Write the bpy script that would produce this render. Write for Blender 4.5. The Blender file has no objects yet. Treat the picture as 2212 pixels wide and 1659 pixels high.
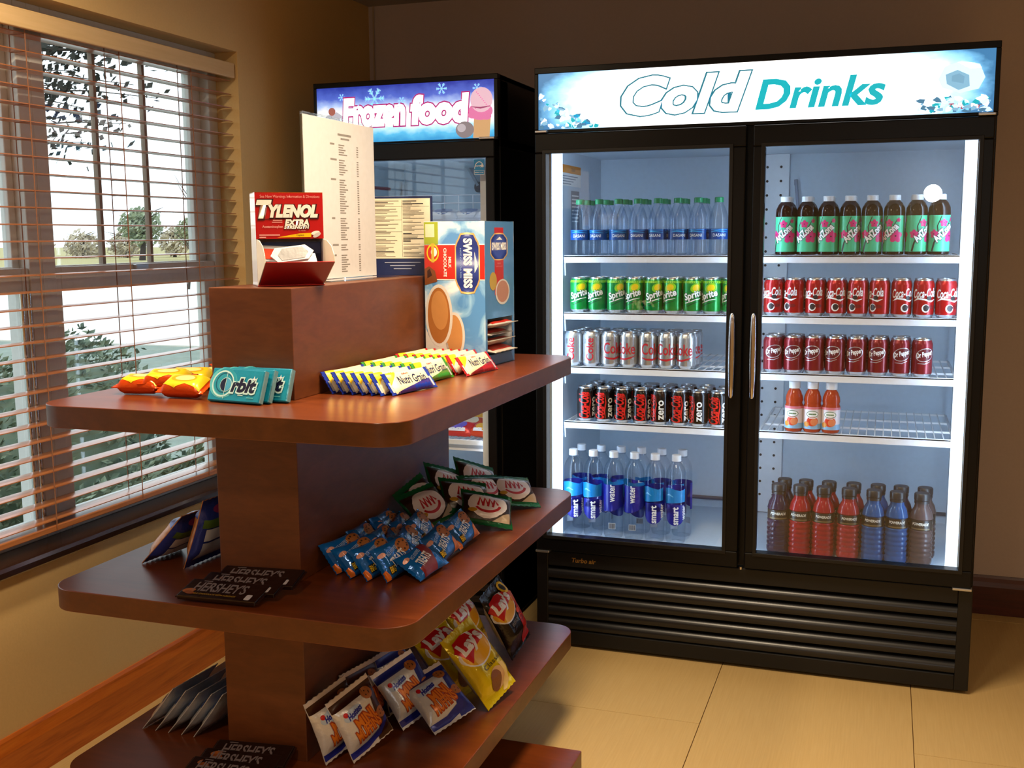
import bpy, bmesh, math, random
from mathutils import Vector, Matrix, noise
rnd = random.Random(7)
PI = math.pi
sc = bpy.context.scene
COL = sc.collection

# ------------------------------------------------------------------ camera, world, lights, exposure
cam = bpy.data.objects.new('camera', bpy.data.cameras.new('camera'))
COL.objects.link(cam); sc.camera = cam
yaw, pitch, roll = -0.3334, -0.1361, -0.0072
fw = Vector((math.sin(yaw)*math.cos(pitch), math.cos(yaw)*math.cos(pitch), math.sin(pitch)))
rt0 = Vector((math.cos(yaw), -math.sin(yaw), 0)); up0 = rt0.cross(fw)
cr, sr = math.cos(roll), math.sin(roll)
rt = rt0*cr + up0*sr; up = up0*cr - rt0*sr
M = Matrix((rt, up, -fw)).transposed().to_4x4(); M.translation = Vector((1.1288, -3.5124, 1.4395))
cam.matrix_world = M
cam.data.sensor_width = 36.0; cam.data.sensor_fit = 'HORIZONTAL'
cam.data.lens = 2330.05/2212*36.0
cam.data.clip_start = 0.02; cam.data.clip_end = 400

sc.view_settings.view_transform = 'Standard'; sc.view_settings.look = 'None'
sc.view_settings.gamma = 1.0; sc.view_settings.use_curve_mapping = False
sc.view_settings.exposure = 0.0
sc.cycles.transparent_max_bounces = 48
sc.cycles.max_bounces = 8

w = bpy.data.worlds.new('overcast_sky'); sc.world = w; w.use_nodes = True
bg = w.node_tree.nodes['Background']
bg.inputs[0].default_value = (0.86, 0.94, 1.0, 1); bg.inputs[1].default_value = 2.3

def lamp(name, kind, loc, energy, color, size=0.2, rot=(0, 0, 0), spread=None):
    d = bpy.data.lights.new(name, kind); d.energy = energy; d.color = color
    if kind == 'AREA':
        d.shape = 'DISK'; d.size = size
        if spread: d.spread = spread
    elif kind in ('POINT', 'SPOT'):
        d.shadow_soft_size = size
        if kind == 'SPOT': d.spot_size = spread; d.spot_blend = 0.6
    o = bpy.data.objects.new(name, d); COL.objects.link(o); o.location = loc; o.rotation_euler = rot
    return o
WARM = (1.0, 0.79, 0.53)
# recessed ceiling lamps over the room, the last an added fill, and a bare wall lamp far behind the camera (seen mirrored in the cooler glass)
lamp('ceiling_lamp', 'AREA', (0.48, -1.35, 2.40), 27, WARM, 0.55, spread=math.radians(120))
lamp('ceiling_lamp', 'AREA', (0.45, -3.4, 2.40), 17, WARM, 0.25, spread=math.radians(160))
lamp('ceiling_lamp', 'AREA', (-0.45, -1.70, 2.40), 22, WARM, 0.16, spread=math.radians(165))
lamp('ceiling_lamp', 'AREA', (2.35, -2.1, 2.40), 10, WARM, 0.5, spread=math.radians(165))  # unseen fill lamp, added to lift the ambient light on the walls
lamp('wall_lamp', 'POINT', (1.46, -6.0, 1.76), 22, (0.85, 0.93, 1.0), 0.07)

# ------------------------------------------------------------------ materials
def hexc(h, a=1.0):
    h = h.lstrip('#'); c = [int(h[i:i+2], 16)/255 for i in (0, 2, 4)]
    return tuple(x/12.92 if x <= 0.04045 else ((x+0.055)/1.055)**2.4 for x in c) + (a,)
MATS = {}
def new_mat(name):
    m = bpy.data.materials.new(name); m.use_nodes = True
    return m, m.node_tree.nodes, m.node_tree.links, m.node_tree.nodes['Principled BSDF']
def flat(col, rough=0.4, metal=0.0, spec=0.5, coat=0.0, speckle=0.06, scale=60.0):
    """plain painted / printed surface: colour with a little procedural mottling"""
    key = (col, rough, metal, spec, coat)
    if key in MATS: return MATS[key]
    m, n, l, b = new_mat('surface_' + col.strip('#'))
    c = hexc(col)
    tc = n.new('ShaderNodeTexCoord'); ns = n.new('ShaderNodeTexNoise'); ns.inputs['Scale'].default_value = scale
    ns.inputs['Detail'].default_value = 2
    l.new(tc.outputs['Object'], ns.inputs['Vector'])
    mx = n.new('ShaderNodeMix'); mx.data_type = 'RGBA'
    mx.inputs['A'].default_value = tuple(x*(1-speckle) for x in c[:3]) + (1,)
    mx.inputs['B'].default_value = tuple(min(1, x*(1+speckle)) for x in c[:3]) + (1,)
    l.new(ns.outputs['Fac'], mx.inputs['Factor']); l.new(mx.outputs['Result'], b.inputs['Base Color'])
    b.inputs['Roughness'].default_value = rough; b.inputs['Metallic'].default_value = metal
    b.inputs['Specular IOR Level'].default_value = spec; b.inputs['Coat Weight'].default_value = coat
    MATS[key] = m; return m
def foil(col, rough=0.28, metal=0.25, bump=0.25):
    """crinkled snack wrapper film"""
    key = ('foil', col, rough, metal, bump)
    if key in MATS: return MATS[key]
    m, n, l, b = new_mat('wrapper_' + col.strip('#'))
    b.inputs['Base Color'].default_value = hexc(col); b.inputs['Roughness'].default_value = rough
    b.inputs['Metallic'].default_value = metal; b.inputs['Specular IOR Level'].default_value = 0.6
    tc = n.new('ShaderNodeTexCoord'); ns = n.new('ShaderNodeTexNoise'); ns.inputs['Scale'].default_value = 45; ns.inputs['Detail'].default_value = 3
    bp = n.new('ShaderNodeBump'); bp.inputs['Strength'].default_value = bump; bp.inputs['Distance'].default_value = 0.01
    l.new(tc.outputs['Object'], ns.inputs['Vector']); l.new(ns.outputs['Fac'], bp.inputs['Height']); l.new(bp.outputs['Normal'], b.inputs['Normal'])
    MATS[key] = m; return m
def glow(col, strength):
    key = ('glow', col, strength)
    if key in MATS: return MATS[key]
    m, n, l, b = new_mat('backlit_' + col.strip('#'))
    b.inputs['Base Color'].default_value = hexc(col); b.inputs['Roughness'].default_value = 0.25
    b.inputs['Emission Color'].default_value = hexc(col); b.inputs['Emission Strength'].default_value = strength
    MATS[key] = m; return m
def clear(name, tint, edge, ior=1.4, rough=0.03, gloss=1.0):
    """thin clear sheet or bottle wall: tinted transparency, darker at grazing angles, fresnel reflection"""
    if name in MATS: return MATS[name]
    m = bpy.data.materials.new(name); m.use_nodes = True; n = m.node_tree.nodes; l = m.node_tree.links
    n.remove(n['Principled BSDF']); out = n['Material Output']
    lw = n.new('ShaderNodeLayerWeight'); lw.inputs['Blend'].default_value = 0.35
    mx = n.new('ShaderNodeMix'); mx.data_type = 'RGBA'; mx.inputs['A'].default_value = tint + (1,); mx.inputs['B'].default_value = edge + (1,)
    l.new(lw.outputs['Facing'], mx.inputs['Factor'])
    tr = n.new('ShaderNodeBsdfTransparent'); l.new(mx.outputs['Result'], tr.inputs['Color'])
    gl = n.new('ShaderNodeBsdfGlossy'); gl.inputs['Roughness'].default_value = rough; gl.inputs['Color'].default_value = (gloss, gloss, gloss, 1)
    lf = n.new('ShaderNodeLayerWeight'); lf.inputs['Blend'].default_value = 0.5
    pw = n.new('ShaderNodeMath'); pw.operation = 'POWER'; pw.inputs[1].default_value = 5; l.new(lf.outputs['Facing'], pw.inputs[0])
    r0 = ((ior-1)/(ior+1))**2
    fr = n.new('ShaderNodeMath'); fr.operation = 'MULTIPLY_ADD'; fr.inputs[1].default_value = 1-r0; fr.inputs[2].default_value = r0; l.new(pw.outputs[0], fr.inputs[0])
    ms = n.new('ShaderNodeMixShader'); l.new(fr.outputs[0], ms.inputs['Fac']); l.new(tr.outputs['BSDF'], ms.inputs[1]); l.new(gl.outputs['BSDF'], ms.inputs[2])
    l.new(ms.outputs['Shader'], out.inputs['Surface'])
    MATS[name] = m; return m
def wood(name, c1, c2, c3, scale, stretch, rough, axis_rot=(0, 0, 0), bump=0.04, coat=0.15):
    m, n, l, b = new_mat(name)
    tc = n.new('ShaderNodeTexCoord'); mp = n.new('ShaderNodeMapping')
    mp.inputs['Scale'].default_value = stretch; mp.inputs['Rotation'].default_value = axis_rot
    l.new(tc.outputs['Object'], mp.inputs['Vector'])
    n1 = n.new('ShaderNodeTexNoise'); n1.inputs['Scale'].default_value = scale; n1.inputs['Detail'].default_value = 5; n1.inputs['Distortion'].default_value = 0.8
    n2 = n.new('ShaderNodeTexNoise'); n2.inputs['Scale'].default_value = scale*5; n2.inputs['Detail'].default_value = 3
    l.new(mp.outputs['Vector'], n1.inputs['Vector']); l.new(mp.outputs['Vector'], n2.inputs['Vector'])
    cr_ = n.new('ShaderNodeValToRGB'); e = cr_.color_ramp.elements
    e[0].position = 0.3; e[0].color = hexc(c1); e[1].position = 0.72; e[1].color = hexc(c3)
    k = e.new(0.5); k.color = hexc(c2)
    ad = n.new('ShaderNodeMath'); ad.operation = 'MULTIPLY_ADD'; ad.inputs[1].default_value = 0.3; 
    l.new(n2.outputs['Fac'], ad.inputs[0]); 
    sb = n.new('ShaderNodeMath'); sb.operation = 'MULTIPLY'; sb.inputs[1].default_value = 0.72; l.new(n1.outputs['Fac'], sb.inputs[0]); l.new(sb.outputs[0], ad.inputs[2])
    l.new(ad.outputs[0], cr_.inputs['Fac']); l.new(cr_.outputs['Color'], b.inputs['Base Color'])
    b.inputs['Roughness'].default_value = rough; b.inputs['Coat Weight'].default_value = coat; b.inputs['Coat Roughness'].default_value = 0.25
    bp = n.new('ShaderNodeBump'); bp.inputs['Strength'].default_value = bump; bp.inputs['Distance'].default_value = 0.002
    l.new(n2.outputs['Fac'], bp.inputs['Height']); l.new(bp.outputs['Normal'], b.inputs['Normal'])
    return m
def plaster(name, c, rough=0.85, scale=140, bump=0.12, var=0.05):
    m, n, l, b = new_mat(name); c = hexc(c)
    tc = n.new('ShaderNodeTexCoord'); ns = n.new('ShaderNodeTexNoise'); ns.inputs['Scale'].default_value = scale; ns.inputs['Detail'].default_value = 4
    l.new(tc.outputs['Object'], ns.inputs['Vector'])
    mx = n.new('ShaderNodeMix'); mx.data_type = 'RGBA'
    mx.inputs['A'].default_value = tuple(x*(1-var) for x in c[:3]) + (1,); mx.inputs['B'].default_value = tuple(min(1, x*(1+var)) for x in c[:3]) + (1,)
    l.new(ns.outputs['Fac'], mx.inputs['Factor']); l.new(mx.outputs['Result'], b.inputs['Base Color'])
    bp = n.new('ShaderNodeBump'); bp.inputs['Strength'].default_value = bump; bp.inputs['Distance'].default_value = 0.003
    l.new(ns.outputs['Fac'], bp.inputs['Height']); l.new(bp.outputs['Normal'], b.inputs['Normal'])
    b.inputs['Roughness'].default_value = rough
    return m
BLACK = flat('#0b0b0d', 0.34, 0.0, 0.22)
SATIN = flat('#101012', 0.42, 0.0, 0.35)
WHITE = flat('#f2f2f2', 0.45)
CHROME = flat('#d8d8dc', 0.16, 1.0)
ALU = flat('#c4c6ca', 0.3, 0.9)
TXTW = flat('#f7f5f0', 0.4)
TXTK = flat('#1a1a22', 0.45)

# ------------------------------------------------------------------ object helpers
def link(name, me, parent=None, loc=None):
    o = bpy.data.objects.new(name, me); COL.objects.link(o)
    if parent is not None: o.parent = parent
    if loc is not None: o.location = loc
    return o
def empty(name, loc=(0, 0, 0), rz=0.0):
    o = bpy.data.objects.new(name, None); COL.objects.link(o); o.location = loc; o.rotation_euler = (0, 0, rz); o.empty_display_size = 0.05
    return o
def tag(o, label=None, cat=None, group=None, kind=None):
    if label: o['label'] = label
    if cat: o['category'] = cat
    if group: o['group'] = group
    if kind: o['kind'] = kind
    return o
class MB:
    """collects simple solids, then links them as one mesh object"""
    def __init__(s): s.v = []; s.f = []; s.m = []
    def add(s, vs, fs, mi=0):
        b = len(s.v); s.v += [tuple(p) for p in vs]; s.f += [tuple(b+i for i in f) for f in fs]; s.m += [mi]*len(fs); return s
    def box(s, x0, x1, y0, y1, z0, z1, mi=0):
        vs = [(x, y, z) for z in (z0, z1) for y in (y0, y1) for x in (x0, x1)]
        return s.add(vs, [(0, 2, 3, 1), (4, 5, 7, 6), (0, 1, 5, 4), (2, 6, 7, 3), (0, 4, 6, 2), (1, 3, 7, 5)], mi)
    def prism(s, pts, axis, a, b, mi=0):
        """extrude a 2-D outline along an axis ('x','y','z') from a to b"""
        n = len(pts)
        def P(p, t):
            return {'x': (t, p[0], p[1]), 'y': (p[0], t, p[1]), 'z': (p[0], p[1], t)}[axis]
        vs = [P(p, a) for p in pts] + [P(p, b) for p in pts]
        fs = [tuple(range(n-1, -1, -1)), tuple(range(n, 2*n))] + [(i, (i+1) % n, n+(i+1) % n, n+i) for i in range(n)]
        return s.add(vs, fs, mi)
    def tube(s, path, r, seg=8, mi=0):
        path = [Vector(p) for p in path]; rs = r if isinstance(r, (list, tuple)) else [r]*len(path)
        vs = []; prev = None
        for i, p in enumerate(path):
            t = (path[min(i+1, len(path)-1)] - path[max(i-1, 0)]).normalized()
            a = Vector((0, 0, 1)) if abs(t.z) < 0.9 else Vector((1, 0, 0))
            if prev is not None: a = prev
            u = (a - t*a.dot(t)).normalized(); prev = u; wv = t.cross(u)
            for k in range(seg):
                an = 2*PI*k/seg; vs.append(p + (u*math.cos(an) + wv*math.sin(an))*rs[i])
        fs = []
        for i in range(len(path)-1):
            for k in range(seg):
                k2 = (k+1) % seg; fs.append((i*seg+k, i*seg+k2, (i+1)*seg+k2, (i+1)*seg+k))
        fs.append(tuple(range(seg-1, -1, -1))); fs.append(tuple(range((len(path)-1)*seg, len(path)*seg)))
        return s.add(vs, fs, mi)
    def lathe(s, prof, seg=24, mi=0, cx=0, cy=0, mats=None):
        vs = []
        for r, z in prof:
            for k in range(seg):
                a = 2*PI*k/seg; vs.append((cx + r*math.sin(a), cy - r*math.cos(a), z))
        b = len(s.v); s.v += vs
        for i in range(len(prof)-1):
            for k in range(seg):
                k2 = (k+1) % seg
                s.f.append((b+i*seg+k, b+i*seg+k2, b+(i+1)*seg+k2, b+(i+1)*seg+k)); s.m.append(mats[i] if mats else mi)
        if prof[0][0] > 1e-6: s.f.append(tuple(b+k for k in range(seg-1, -1, -1))); s.m.append(mats[0] if mats else mi)
        if prof[-1][0] > 1e-6: s.f.append(tuple(b+(len(prof)-1)*seg+k for k in range(seg))); s.m.append(mats[-1] if mats else mi)
        return s
    def mesh(s, name, mats, smooth=None, bevel=0, fixn=False):
        me = bpy.data.meshes.new(name); me.from_pydata(s.v, [], s.f)
        for m in (mats if isinstance(mats, (list, tuple)) else [mats]): me.materials.append(m)
        if any(s.m): me.polygons.foreach_set('material_index', s.m)
        if bevel or fixn:
            bm = bmesh.new(); bm.from_mesh(me)
            bmesh.ops.recalc_face_normals(bm, faces=bm.faces)
            if bevel:
                es = [e for e in bm.edges if len(e.link_faces) == 2 and e.calc_face_angle(0) > 0.5]
                bmesh.ops.bevel(bm, geom=es, offset=bevel, segments=2, profile=0.5, affect='EDGES', clamp_overlap=True)
            bm.to_mesh(me); bm.free()
        me.update()
        if smooth is not None:
            me.polygons.foreach_set('use_smooth', [True]*len(me.polygons))
            me.set_sharp_from_angle(angle=math.radians(smooth))
        return me
    def build(s, name, mats, parent=None, smooth=None, bevel=0, loc=None, fixn=False):
        return link(name, s.mesh(name, mats, smooth, bevel, fixn), parent, loc)
def rrect(x0, x1, y0, y1, r, n=6):
    pts = []
    for cx, cy, a0 in ((x1-r, y0+r, -90), (x1-r, y1-r, 0), (x0+r, y1-r, 90), (x0+r, y0+r, 180)):
        for i in range(n+1):
            a = math.radians(a0 + 90*i/n); pts.append((cx + r*math.cos(a), cy + r*math.sin(a)))
    return pts
def dup(o, parent=None):
    c = o.copy(); COL.objects.link(c)
    if parent is not None: c.parent = parent
    for ch in o.children: dup(ch, c)
    return c
def pose(o, x, y, z, yaw=0.0, lean=0.0, roll=0.0, face=0.0):
    """front face looks along -Y at yaw 0; lean tips the top backwards, roll turns it in its own plane; lowest point lands on z"""
    R = Matrix.Rotation(math.radians(yaw), 4, 'Z') @ Matrix.Rotation(-math.radians(lean), 4, 'X') @ Matrix.Rotation(math.radians(roll), 4, 'Y') @ Matrix.Rotation(math.radians(face), 4, 'Z')
    lo = 1e9
    for q in [o] + list(o.children):
        if q.type == 'MESH':
            for p in q.data.vertices: lo = min(lo, (R @ p.co).z)
    o.matrix_world = Matrix.Translation((x, y, z - lo + 0.0006)) @ R
    return o

# ------------------------------------------------------------------ printed decals
_tc = {}
def text_shape(body, shear=0.0, bold=0.0, space=1.0):
    key = (body, shear, bold, space)
    if key in _tc: return _tc[key]
    cu = bpy.data.curves.new('t', 'FONT'); cu.body = body; cu.shear = shear; cu.offset = bold; cu.space_character = space; cu.resolution_u = 3; cu.fill_mode = 'FRONT'
    ob = bpy.data.objects.new('t', cu); COL.objects.link(ob)
    bpy.context.view_layer.update()
    me = ob.evaluated_get(bpy.context.evaluated_depsgraph_get()).to_mesh()
    vs = [(p.co.x, p.co.y) for p in me.vertices]; fs = [tuple(p.vertices) for p in me.polygons if abs(p.normal.z) > 0.5]
    ob.evaluated_get(bpy.context.evaluated_depsgraph_get()).to_mesh_clear()
    bpy.data.objects.remove(ob); bpy.data.curves.remove(cu)
    x0 = min(v[0] for v in vs); x1 = max(v[0] for v in vs); y0 = min(v[1] for v in vs); y1 = max(v[1] for v in vs)
    cx, cy = (x0+x1)/2, (y0+y1)/2
    _tc[key] = ([(a-cx, b-cy) for a, b in vs], fs, x1-x0, y1-y0); return _tc[key]
class Decal:
    def __init__(s): s.items = []; s.mats = []
    def _mi(s, m):
        if m not in s.mats: s.mats.append(m)
        return s.mats.index(m)
    def poly(s, pts, m, layer=0): s.items.append((list(pts), [tuple(range(len(pts)))], s._mi(m), layer)); return s
    def rect(s, x0, x1, y0, y1, m, layer=0): return s.poly([(x0, y0), (x1, y0), (x1, y1), (x0, y1)], m, layer)
    def ell(s, cx, cy, rx, ry, m, layer=0, rot=0, n=20):
        c, q = math.cos(math.radians(rot)), math.sin(math.radians(rot))
        return s.poly([(cx + rx*math.cos(t)*c - ry*math.sin(t)*q, cy + rx*math.cos(t)*q + ry*math.sin(t)*c) for t in [2*PI*i/n for i in range(n)]], m, layer)
    def stroke(s, pts, wd, m, layer=0):
        """flat ribbon along a polyline; wd a width or a list of widths"""
        ws = wd if isinstance(wd, (list, tuple)) else [wd]*len(pts); L = []; R = []
        for i, p in enumerate(pts):
            a = pts[max(i-1, 0)]; b = pts[min(i+1, len(pts)-1)]; dx, dy = b[0]-a[0], b[1]-a[1]; d = math.hypot(dx, dy) or 1
            L.append((p[0]-dy/d*ws[i]/2, p[1]+dx/d*ws[i]/2)); R.append((p[0]+dy/d*ws[i]/2, p[1]-dx/d*ws[i]/2))
        vs = L + R; n = len(pts); s.items.append((vs, [(n+i, n+i+1, i+1, i) for i in range(n-1)], s._mi(m), layer)); return s
    def ring(s, cx, cy, rx, ry, wd, m, layer=0, rot=0, a0=0, a1=360, n=24):
        c, q = math.cos(math.radians(rot)), math.sin(math.radians(rot))
        ts = [math.radians(a0 + (a1-a0)*i/n) for i in range(n+1)]
        return s.stroke([(cx + rx*math.cos(t)*c - ry*math.sin(t)*q, cy + rx*math.cos(t)*q + ry*math.sin(t)*c) for t in ts], wd, m, layer)
    def text(s, body, cx, cy, m, layer=0, w=None, h=None, rot=0, shear=0.0, bold=0.0, space=1.0, warp=None):
        vs, fs, tw, th = text_shape(body, shear, bold, space)
        _, _, bw, bh = text_shape(body, shear, 0.0, space)
        sx = w/bw if w else h/bh; sy = h/bh if h else w/bw
        c, q = math.cos(math.radians(rot)), math.sin(math.radians(rot)); out = []
        for a, b in vs:
            a *= sx; b *= sy
            if warp: a, b = warp(a, b)
            out.append((cx + a*c - b*q, cy + a*q + b*c))
        s.items.append((out, fs, s._mi(m), layer)); return s
    def mesh(s, name, fmap, du=None, dv=None, eps=0.0004, step=0.00025, clip=None, cuts=None):
        bm = bmesh.new(); lay = bm.verts.layers.float.new('lay'); groups = []
        for vs, fs, mi, layer in s.items:
            bv = [bm.verts.new((p[0], p[1], 0)) for p in vs]
            for v in bv: v[lay] = layer
            for f in fs:
                try: fc = bm.faces.new([bv[i] for i in f]); fc.material_index = mi
                except ValueError: pass
        big = [f for f in bm.faces if len(f.verts) > 4]
        if big: bmesh.ops.triangulate(bm, faces=big)
        if clip:
            for co, no in (((clip[0], 0, 0), (-1, 0, 0)), ((clip[1], 0, 0), (1, 0, 0)), ((0, clip[2], 0), (0, -1, 0)), ((0, clip[3], 0), (0, 1, 0))):
                bmesh.ops.bisect_plane(bm, geom=bm.verts[:]+bm.edges[:]+bm.faces[:], plane_co=co, plane_no=no, clear_outer=True)
        for ax in (0, 1) if cuts else ():
            for c_ in cuts[ax]:
                if not bm.verts: break
                co = [0, 0, 0]; no = [0, 0, 0]; co[ax] = c_; no[ax] = 1
                if min(v.co[ax] for v in bm.verts) < c_ < max(v.co[ax] for v in bm.verts):
                    bmesh.ops.bisect_plane(bm, geom=bm.verts[:]+bm.edges[:]+bm.faces[:], plane_co=co, plane_no=no)
        for ax, d in ((0, du), (1, dv)):
            if not d or not bm.verts: continue
            lo = min(v.co[ax] for v in bm.verts); hi = max(v.co[ax] for v in bm.verts)
            k = math.floor(lo/d)+1
            while k*d < hi:
                co = [0, 0, 0]; no = [0, 0, 0]; co[ax] = k*d; no[ax] = 1
                bmesh.ops.bisect_plane(bm, geom=bm.verts[:]+bm.edges[:]+bm.faces[:], plane_co=co, plane_no=no); k += 1
        for f in bm.faces:
            if f.normal.z < 0: f.normal_flip()
        bm.normal_update()
        for f in bm.faces:
            f.normal_update()
            if f.normal.z < 0: f.normal_flip()
            f.smooth = True
        for v in bm.verts:
            P, N = fmap(v.co.x, v.co.y); v.co = Vector(P) + Vector(N)*(eps + step*v[lay])
        me = bpy.data.meshes.new(name); bm.to_mesh(me); bm.free()
        for m in s.mats: me.materials.append(m)
        return me
    def build(s, name, fmap, parent, **k): return link(name, s.mesh(name, fmap, **k), parent)
def on_plane(o, ux, vy):
    o, ux, vy = Vector(o), Vector(ux), Vector(vy); n = ux.cross(vy).normalized()
    return lambda u, v: (o + ux*u + vy*v, n)
def on_cyl(prof):
    """prof: radius or [(r,z),...]; u is arc length on the largest radius, front at -Y"""
    R = prof if not isinstance(prof, list) else max(r for r, z in prof)
    def rad(z):
        if not isinstance(prof, list): return prof
        for (r0, z0), (r1, z1) in zip(prof, prof[1:]):
            if z0 <= z <= z1: return r0 + (r1-r0)*(z-z0)/max(1e-9, z1-z0)
        return R
    def f(u, v):
        a = u/R; r = rad(v); n = (math.sin(a), -math.cos(a), 0)
        return (r*n[0], r*n[1], v), n
    return f
ORD = ['first', 'second', 'third', 'fourth', 'fifth', 'sixth', 'seventh', 'eighth', 'ninth', 'tenth', 'eleventh', 'twelfth', 'thirteenth', 'fourteenth']
# ------------------------------------------------------------------ room shell
XL, YB, ZC, XR, YR = -1.012, 0.8237, 2.417, 3.4, -6.6
WALLM = plaster('wall_paint_tan', '#dcb97c')
BACKM = plaster('wall_paint_taupe', '#c8bab6')
CEILM = plaster('ceiling_paint', '#b3aca8', 0.9)
WY0, WY1, WZ0, WZ1 = -2.36, -0.198, 0.60, 2.075
TH = 0.19
b = MB()
b.box(XL-TH, XL, YR, YB+0.15, 0, WZ0-0.03); b.box(XL-TH, XL, YR, YB+0.15, WZ1, ZC)
b.box(XL-TH, XL, YR, WY0, WZ0-0.03, WZ1); b.box(XL-TH, XL, WY1, YB+0.15, WZ0-0.03, WZ1)
tag(b.build('wall_left', WALLM), kind='structure')
tag(MB().box(XL, XR+0.15, YB, YB+0.15, 0, ZC).build('wall_back', BACKM), kind='structure')
tag(MB().box(XR, XR+0.15, YR, YB, 0, ZC).build('wall_right', WALLM), kind='structure')
tag(MB().box(XL-TH, XR+0.15, YR-0.15, YR, 0, ZC).build('wall_rear', WALLM), kind='structure')
tag(MB().box(XL-TH, XR+0.15, YR-0.15, YB+0.15, ZC, ZC+0.1).build('ceiling', CEILM), kind='structure')

# floor: large tiles with fine recessed joints, each tile a part
m, n, l, bs = new_mat('floor_tile_beige')
tc = n.new('ShaderNodeTexCoord'); mp = n.new('ShaderNodeMapping'); mp.inputs['Scale'].default_value = (90, 3, 1)
n1 = n.new('ShaderNodeTexNoise'); n1.inputs['Scale'].default_value = 2.2; n1.inputs['Detail'].default_value = 4
l.new(tc.outputs['Object'], mp.inputs['Vector']); l.new(mp.outputs['Vector'], n1.inputs['Vector'])
mx = n.new('ShaderNodeMix'); mx.data_type = 'RGBA'; mx.inputs['A'].default_value = hexc('#bd9c64'); mx.inputs['B'].default_value = hexc('#cfb178')
l.new(n1.outputs['Fac'], mx.inputs['Factor']); l.new(mx.outputs['Result'], bs.inputs['Base Color'])
bs.inputs['Roughness'].default_value = 0.5; bs.inputs['Specular IOR Level'].default_value = 0.35
TILEM = m
fl = tag(MB().box(XL-TH, XR+0.15, YR-0.15, YB+0.15, -0.12, -0.006).build('floor', plaster('floor_grout', '#8a6a3c')), kind='structure')
gap = 0.0022; tw_, tl_ = 0.598, 1.2
tile_meshes = {}
ix = 0; x = 0.654 - 3*tw_
while x < XR:
    y = (-0.46 if ix % 2 == 0 else -1.06) - 6*tl_
    while y < YB:
        x0, x1 = max(x, XL), min(x+tw_, XR); y0, y1 = max(y, YR), min(y+tl_, YB)
        if x1-x0 > 0.02 and y1-y0 > 0.02:
            k = (round(x1-x0, 4), round(y1-y0, 4))
            if k not in tile_meshes:
                tile_meshes[k] = MB().box(gap/2, k[0]-gap/2, gap/2, k[1]-gap/2, -0.006, 0).mesh('tile', TILEM, bevel=0.0008)
            link('tile', tile_meshes[k], fl, (x0, y0, 0))
        y += tl_
    x += tw_; ix += 1

OAK = wood('oak_trim', '#9a4a10', '#c4661f', '#d47826', 3.0, (14, 1.0, 14), 0.38)
REDW = wood('dark_red_trim', '#3a140b', '#4b1a0f', '#5a2214', 3.0, (1.0, 14, 14), 0.4)
def base_prof(h, t): return [(0, 0), (t, 0), (t, h*0.72), (t*0.7, h*0.84), (t*0.55, h*0.94), (t*0.25, h), (0, h)]
tag(MB().prism([(XL+a, z) for a, z in base_prof(0.146, 0.016)], 'y', YR, YB, 0).build('baseboard_left', OAK, fixn=True), kind='structure')
tag(MB().prism([(YB-a, z) for a, z in base_prof(0.15, 0.016)], 'x', XL, XR, 0).build('baseboard_back', REDW, fixn=True), kind='structure')
tag(MB().tube([(-0.985, 0.815, 1.99), (-0.987, 0.815, 2.2), (-0.985, 0.815, 2.416)], 0.0035, 6).build('wall_cable', flat('#b9a58a', 0.5)), 'thin pale cable running up the wall corner above the freezer', 'cable')

# ------------------------------------------------------------------ window units, sill
FRM = flat('#d2d2ce', 0.5)
FRD = flat('#8a7664', 0.5)
PANE = clear('window_glass', (0.96, 0.98, 0.98), (0.85, 0.9, 0.9), 1.45, 0.0)
def window_unit(name, y0, y1):
    """single-hung unit: fixed frame, upper sash with two upright bars, lower sash set further in"""
    w_ = empty(name, (0, 0, 0)); tag(w_, kind='structure')
    xo, xi = -1.185, -1.10
    f = MB()
    f.box(xo, xi, y0, y0+0.05, WZ0, WZ1); f.box(xo, xi, y1-0.05, y1, WZ0, WZ1)
    f.box(xo, xi, y0+0.05, y1-0.05, WZ1-0.045, WZ1); f.box(xo, xi, y0+0.05, y1-0.05, WZ0, WZ0+0.02)
    f.build('window_frame', FRM, w_, bevel=0.003)
    a, c = y0+0.05, y1-0.05
    gy0, gy1 = y0+0.075, y1-0.112 if name.endswith('1') else y1-0.075
    def sash(nm, x0, x1, z0, z1, gz0, gz1, mt):
        s_ = MB(); s_.box(x0, x1, a, gy0, z0, z1); s_.box(x0, x1, gy1, c, z0, z1)
        s_.box(x0, x1, gy0, gy1, gz1, z1); s_.box(x0, x1, gy0, gy1, z0, gz0)
        o = s_.build(nm, mt, w_, bevel=0.003)
        MB().box((x0+x1)/2-0.002, (x0+x1)/2+0.002, gy0, gy1, gz0, gz1).build('pane', PANE, o)
        return o
    s1 = sash('sash', -1.165, -1.135, 1.325, WZ1-0.045, 1.365, 1.995, FRM)
    for t in (1/3, 2/3):
        yy = gy0 + (gy1-gy0)*t
        MB().box(-1.158, -1.142, yy-0.0065, yy+0.0065, 1.365, 1.995).build('muntin', FRD, s1)
    s2 = sash('sash', -1.135, -1.105, WZ0+0.02, 1.362, WZ0+0.055, 1.298, FRM)
    MB().box(-1.105, -1.092, (gy0+gy1)/2-0.03, (gy0+gy1)/2+0.03, 1.345, 1.362).build('sash_lock', ALU, s2, bevel=0.002)
    if name.endswith('2'):
        for yy, z1_ in ((y1-0.062, 1.30), (y1-0.088, 1.30)): MB().tube([(-1.099, yy, 0.64), (-1.099, yy, z1_)], 0.006, 12).build('glint_rod', CHROME, w_, smooth=60)  # polished rods added to mirror the sky as glints beside the upright
window_unit('window_1', -1.075, WY1-0.0)
window_unit('window_2', WY0, -1.075)
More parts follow.
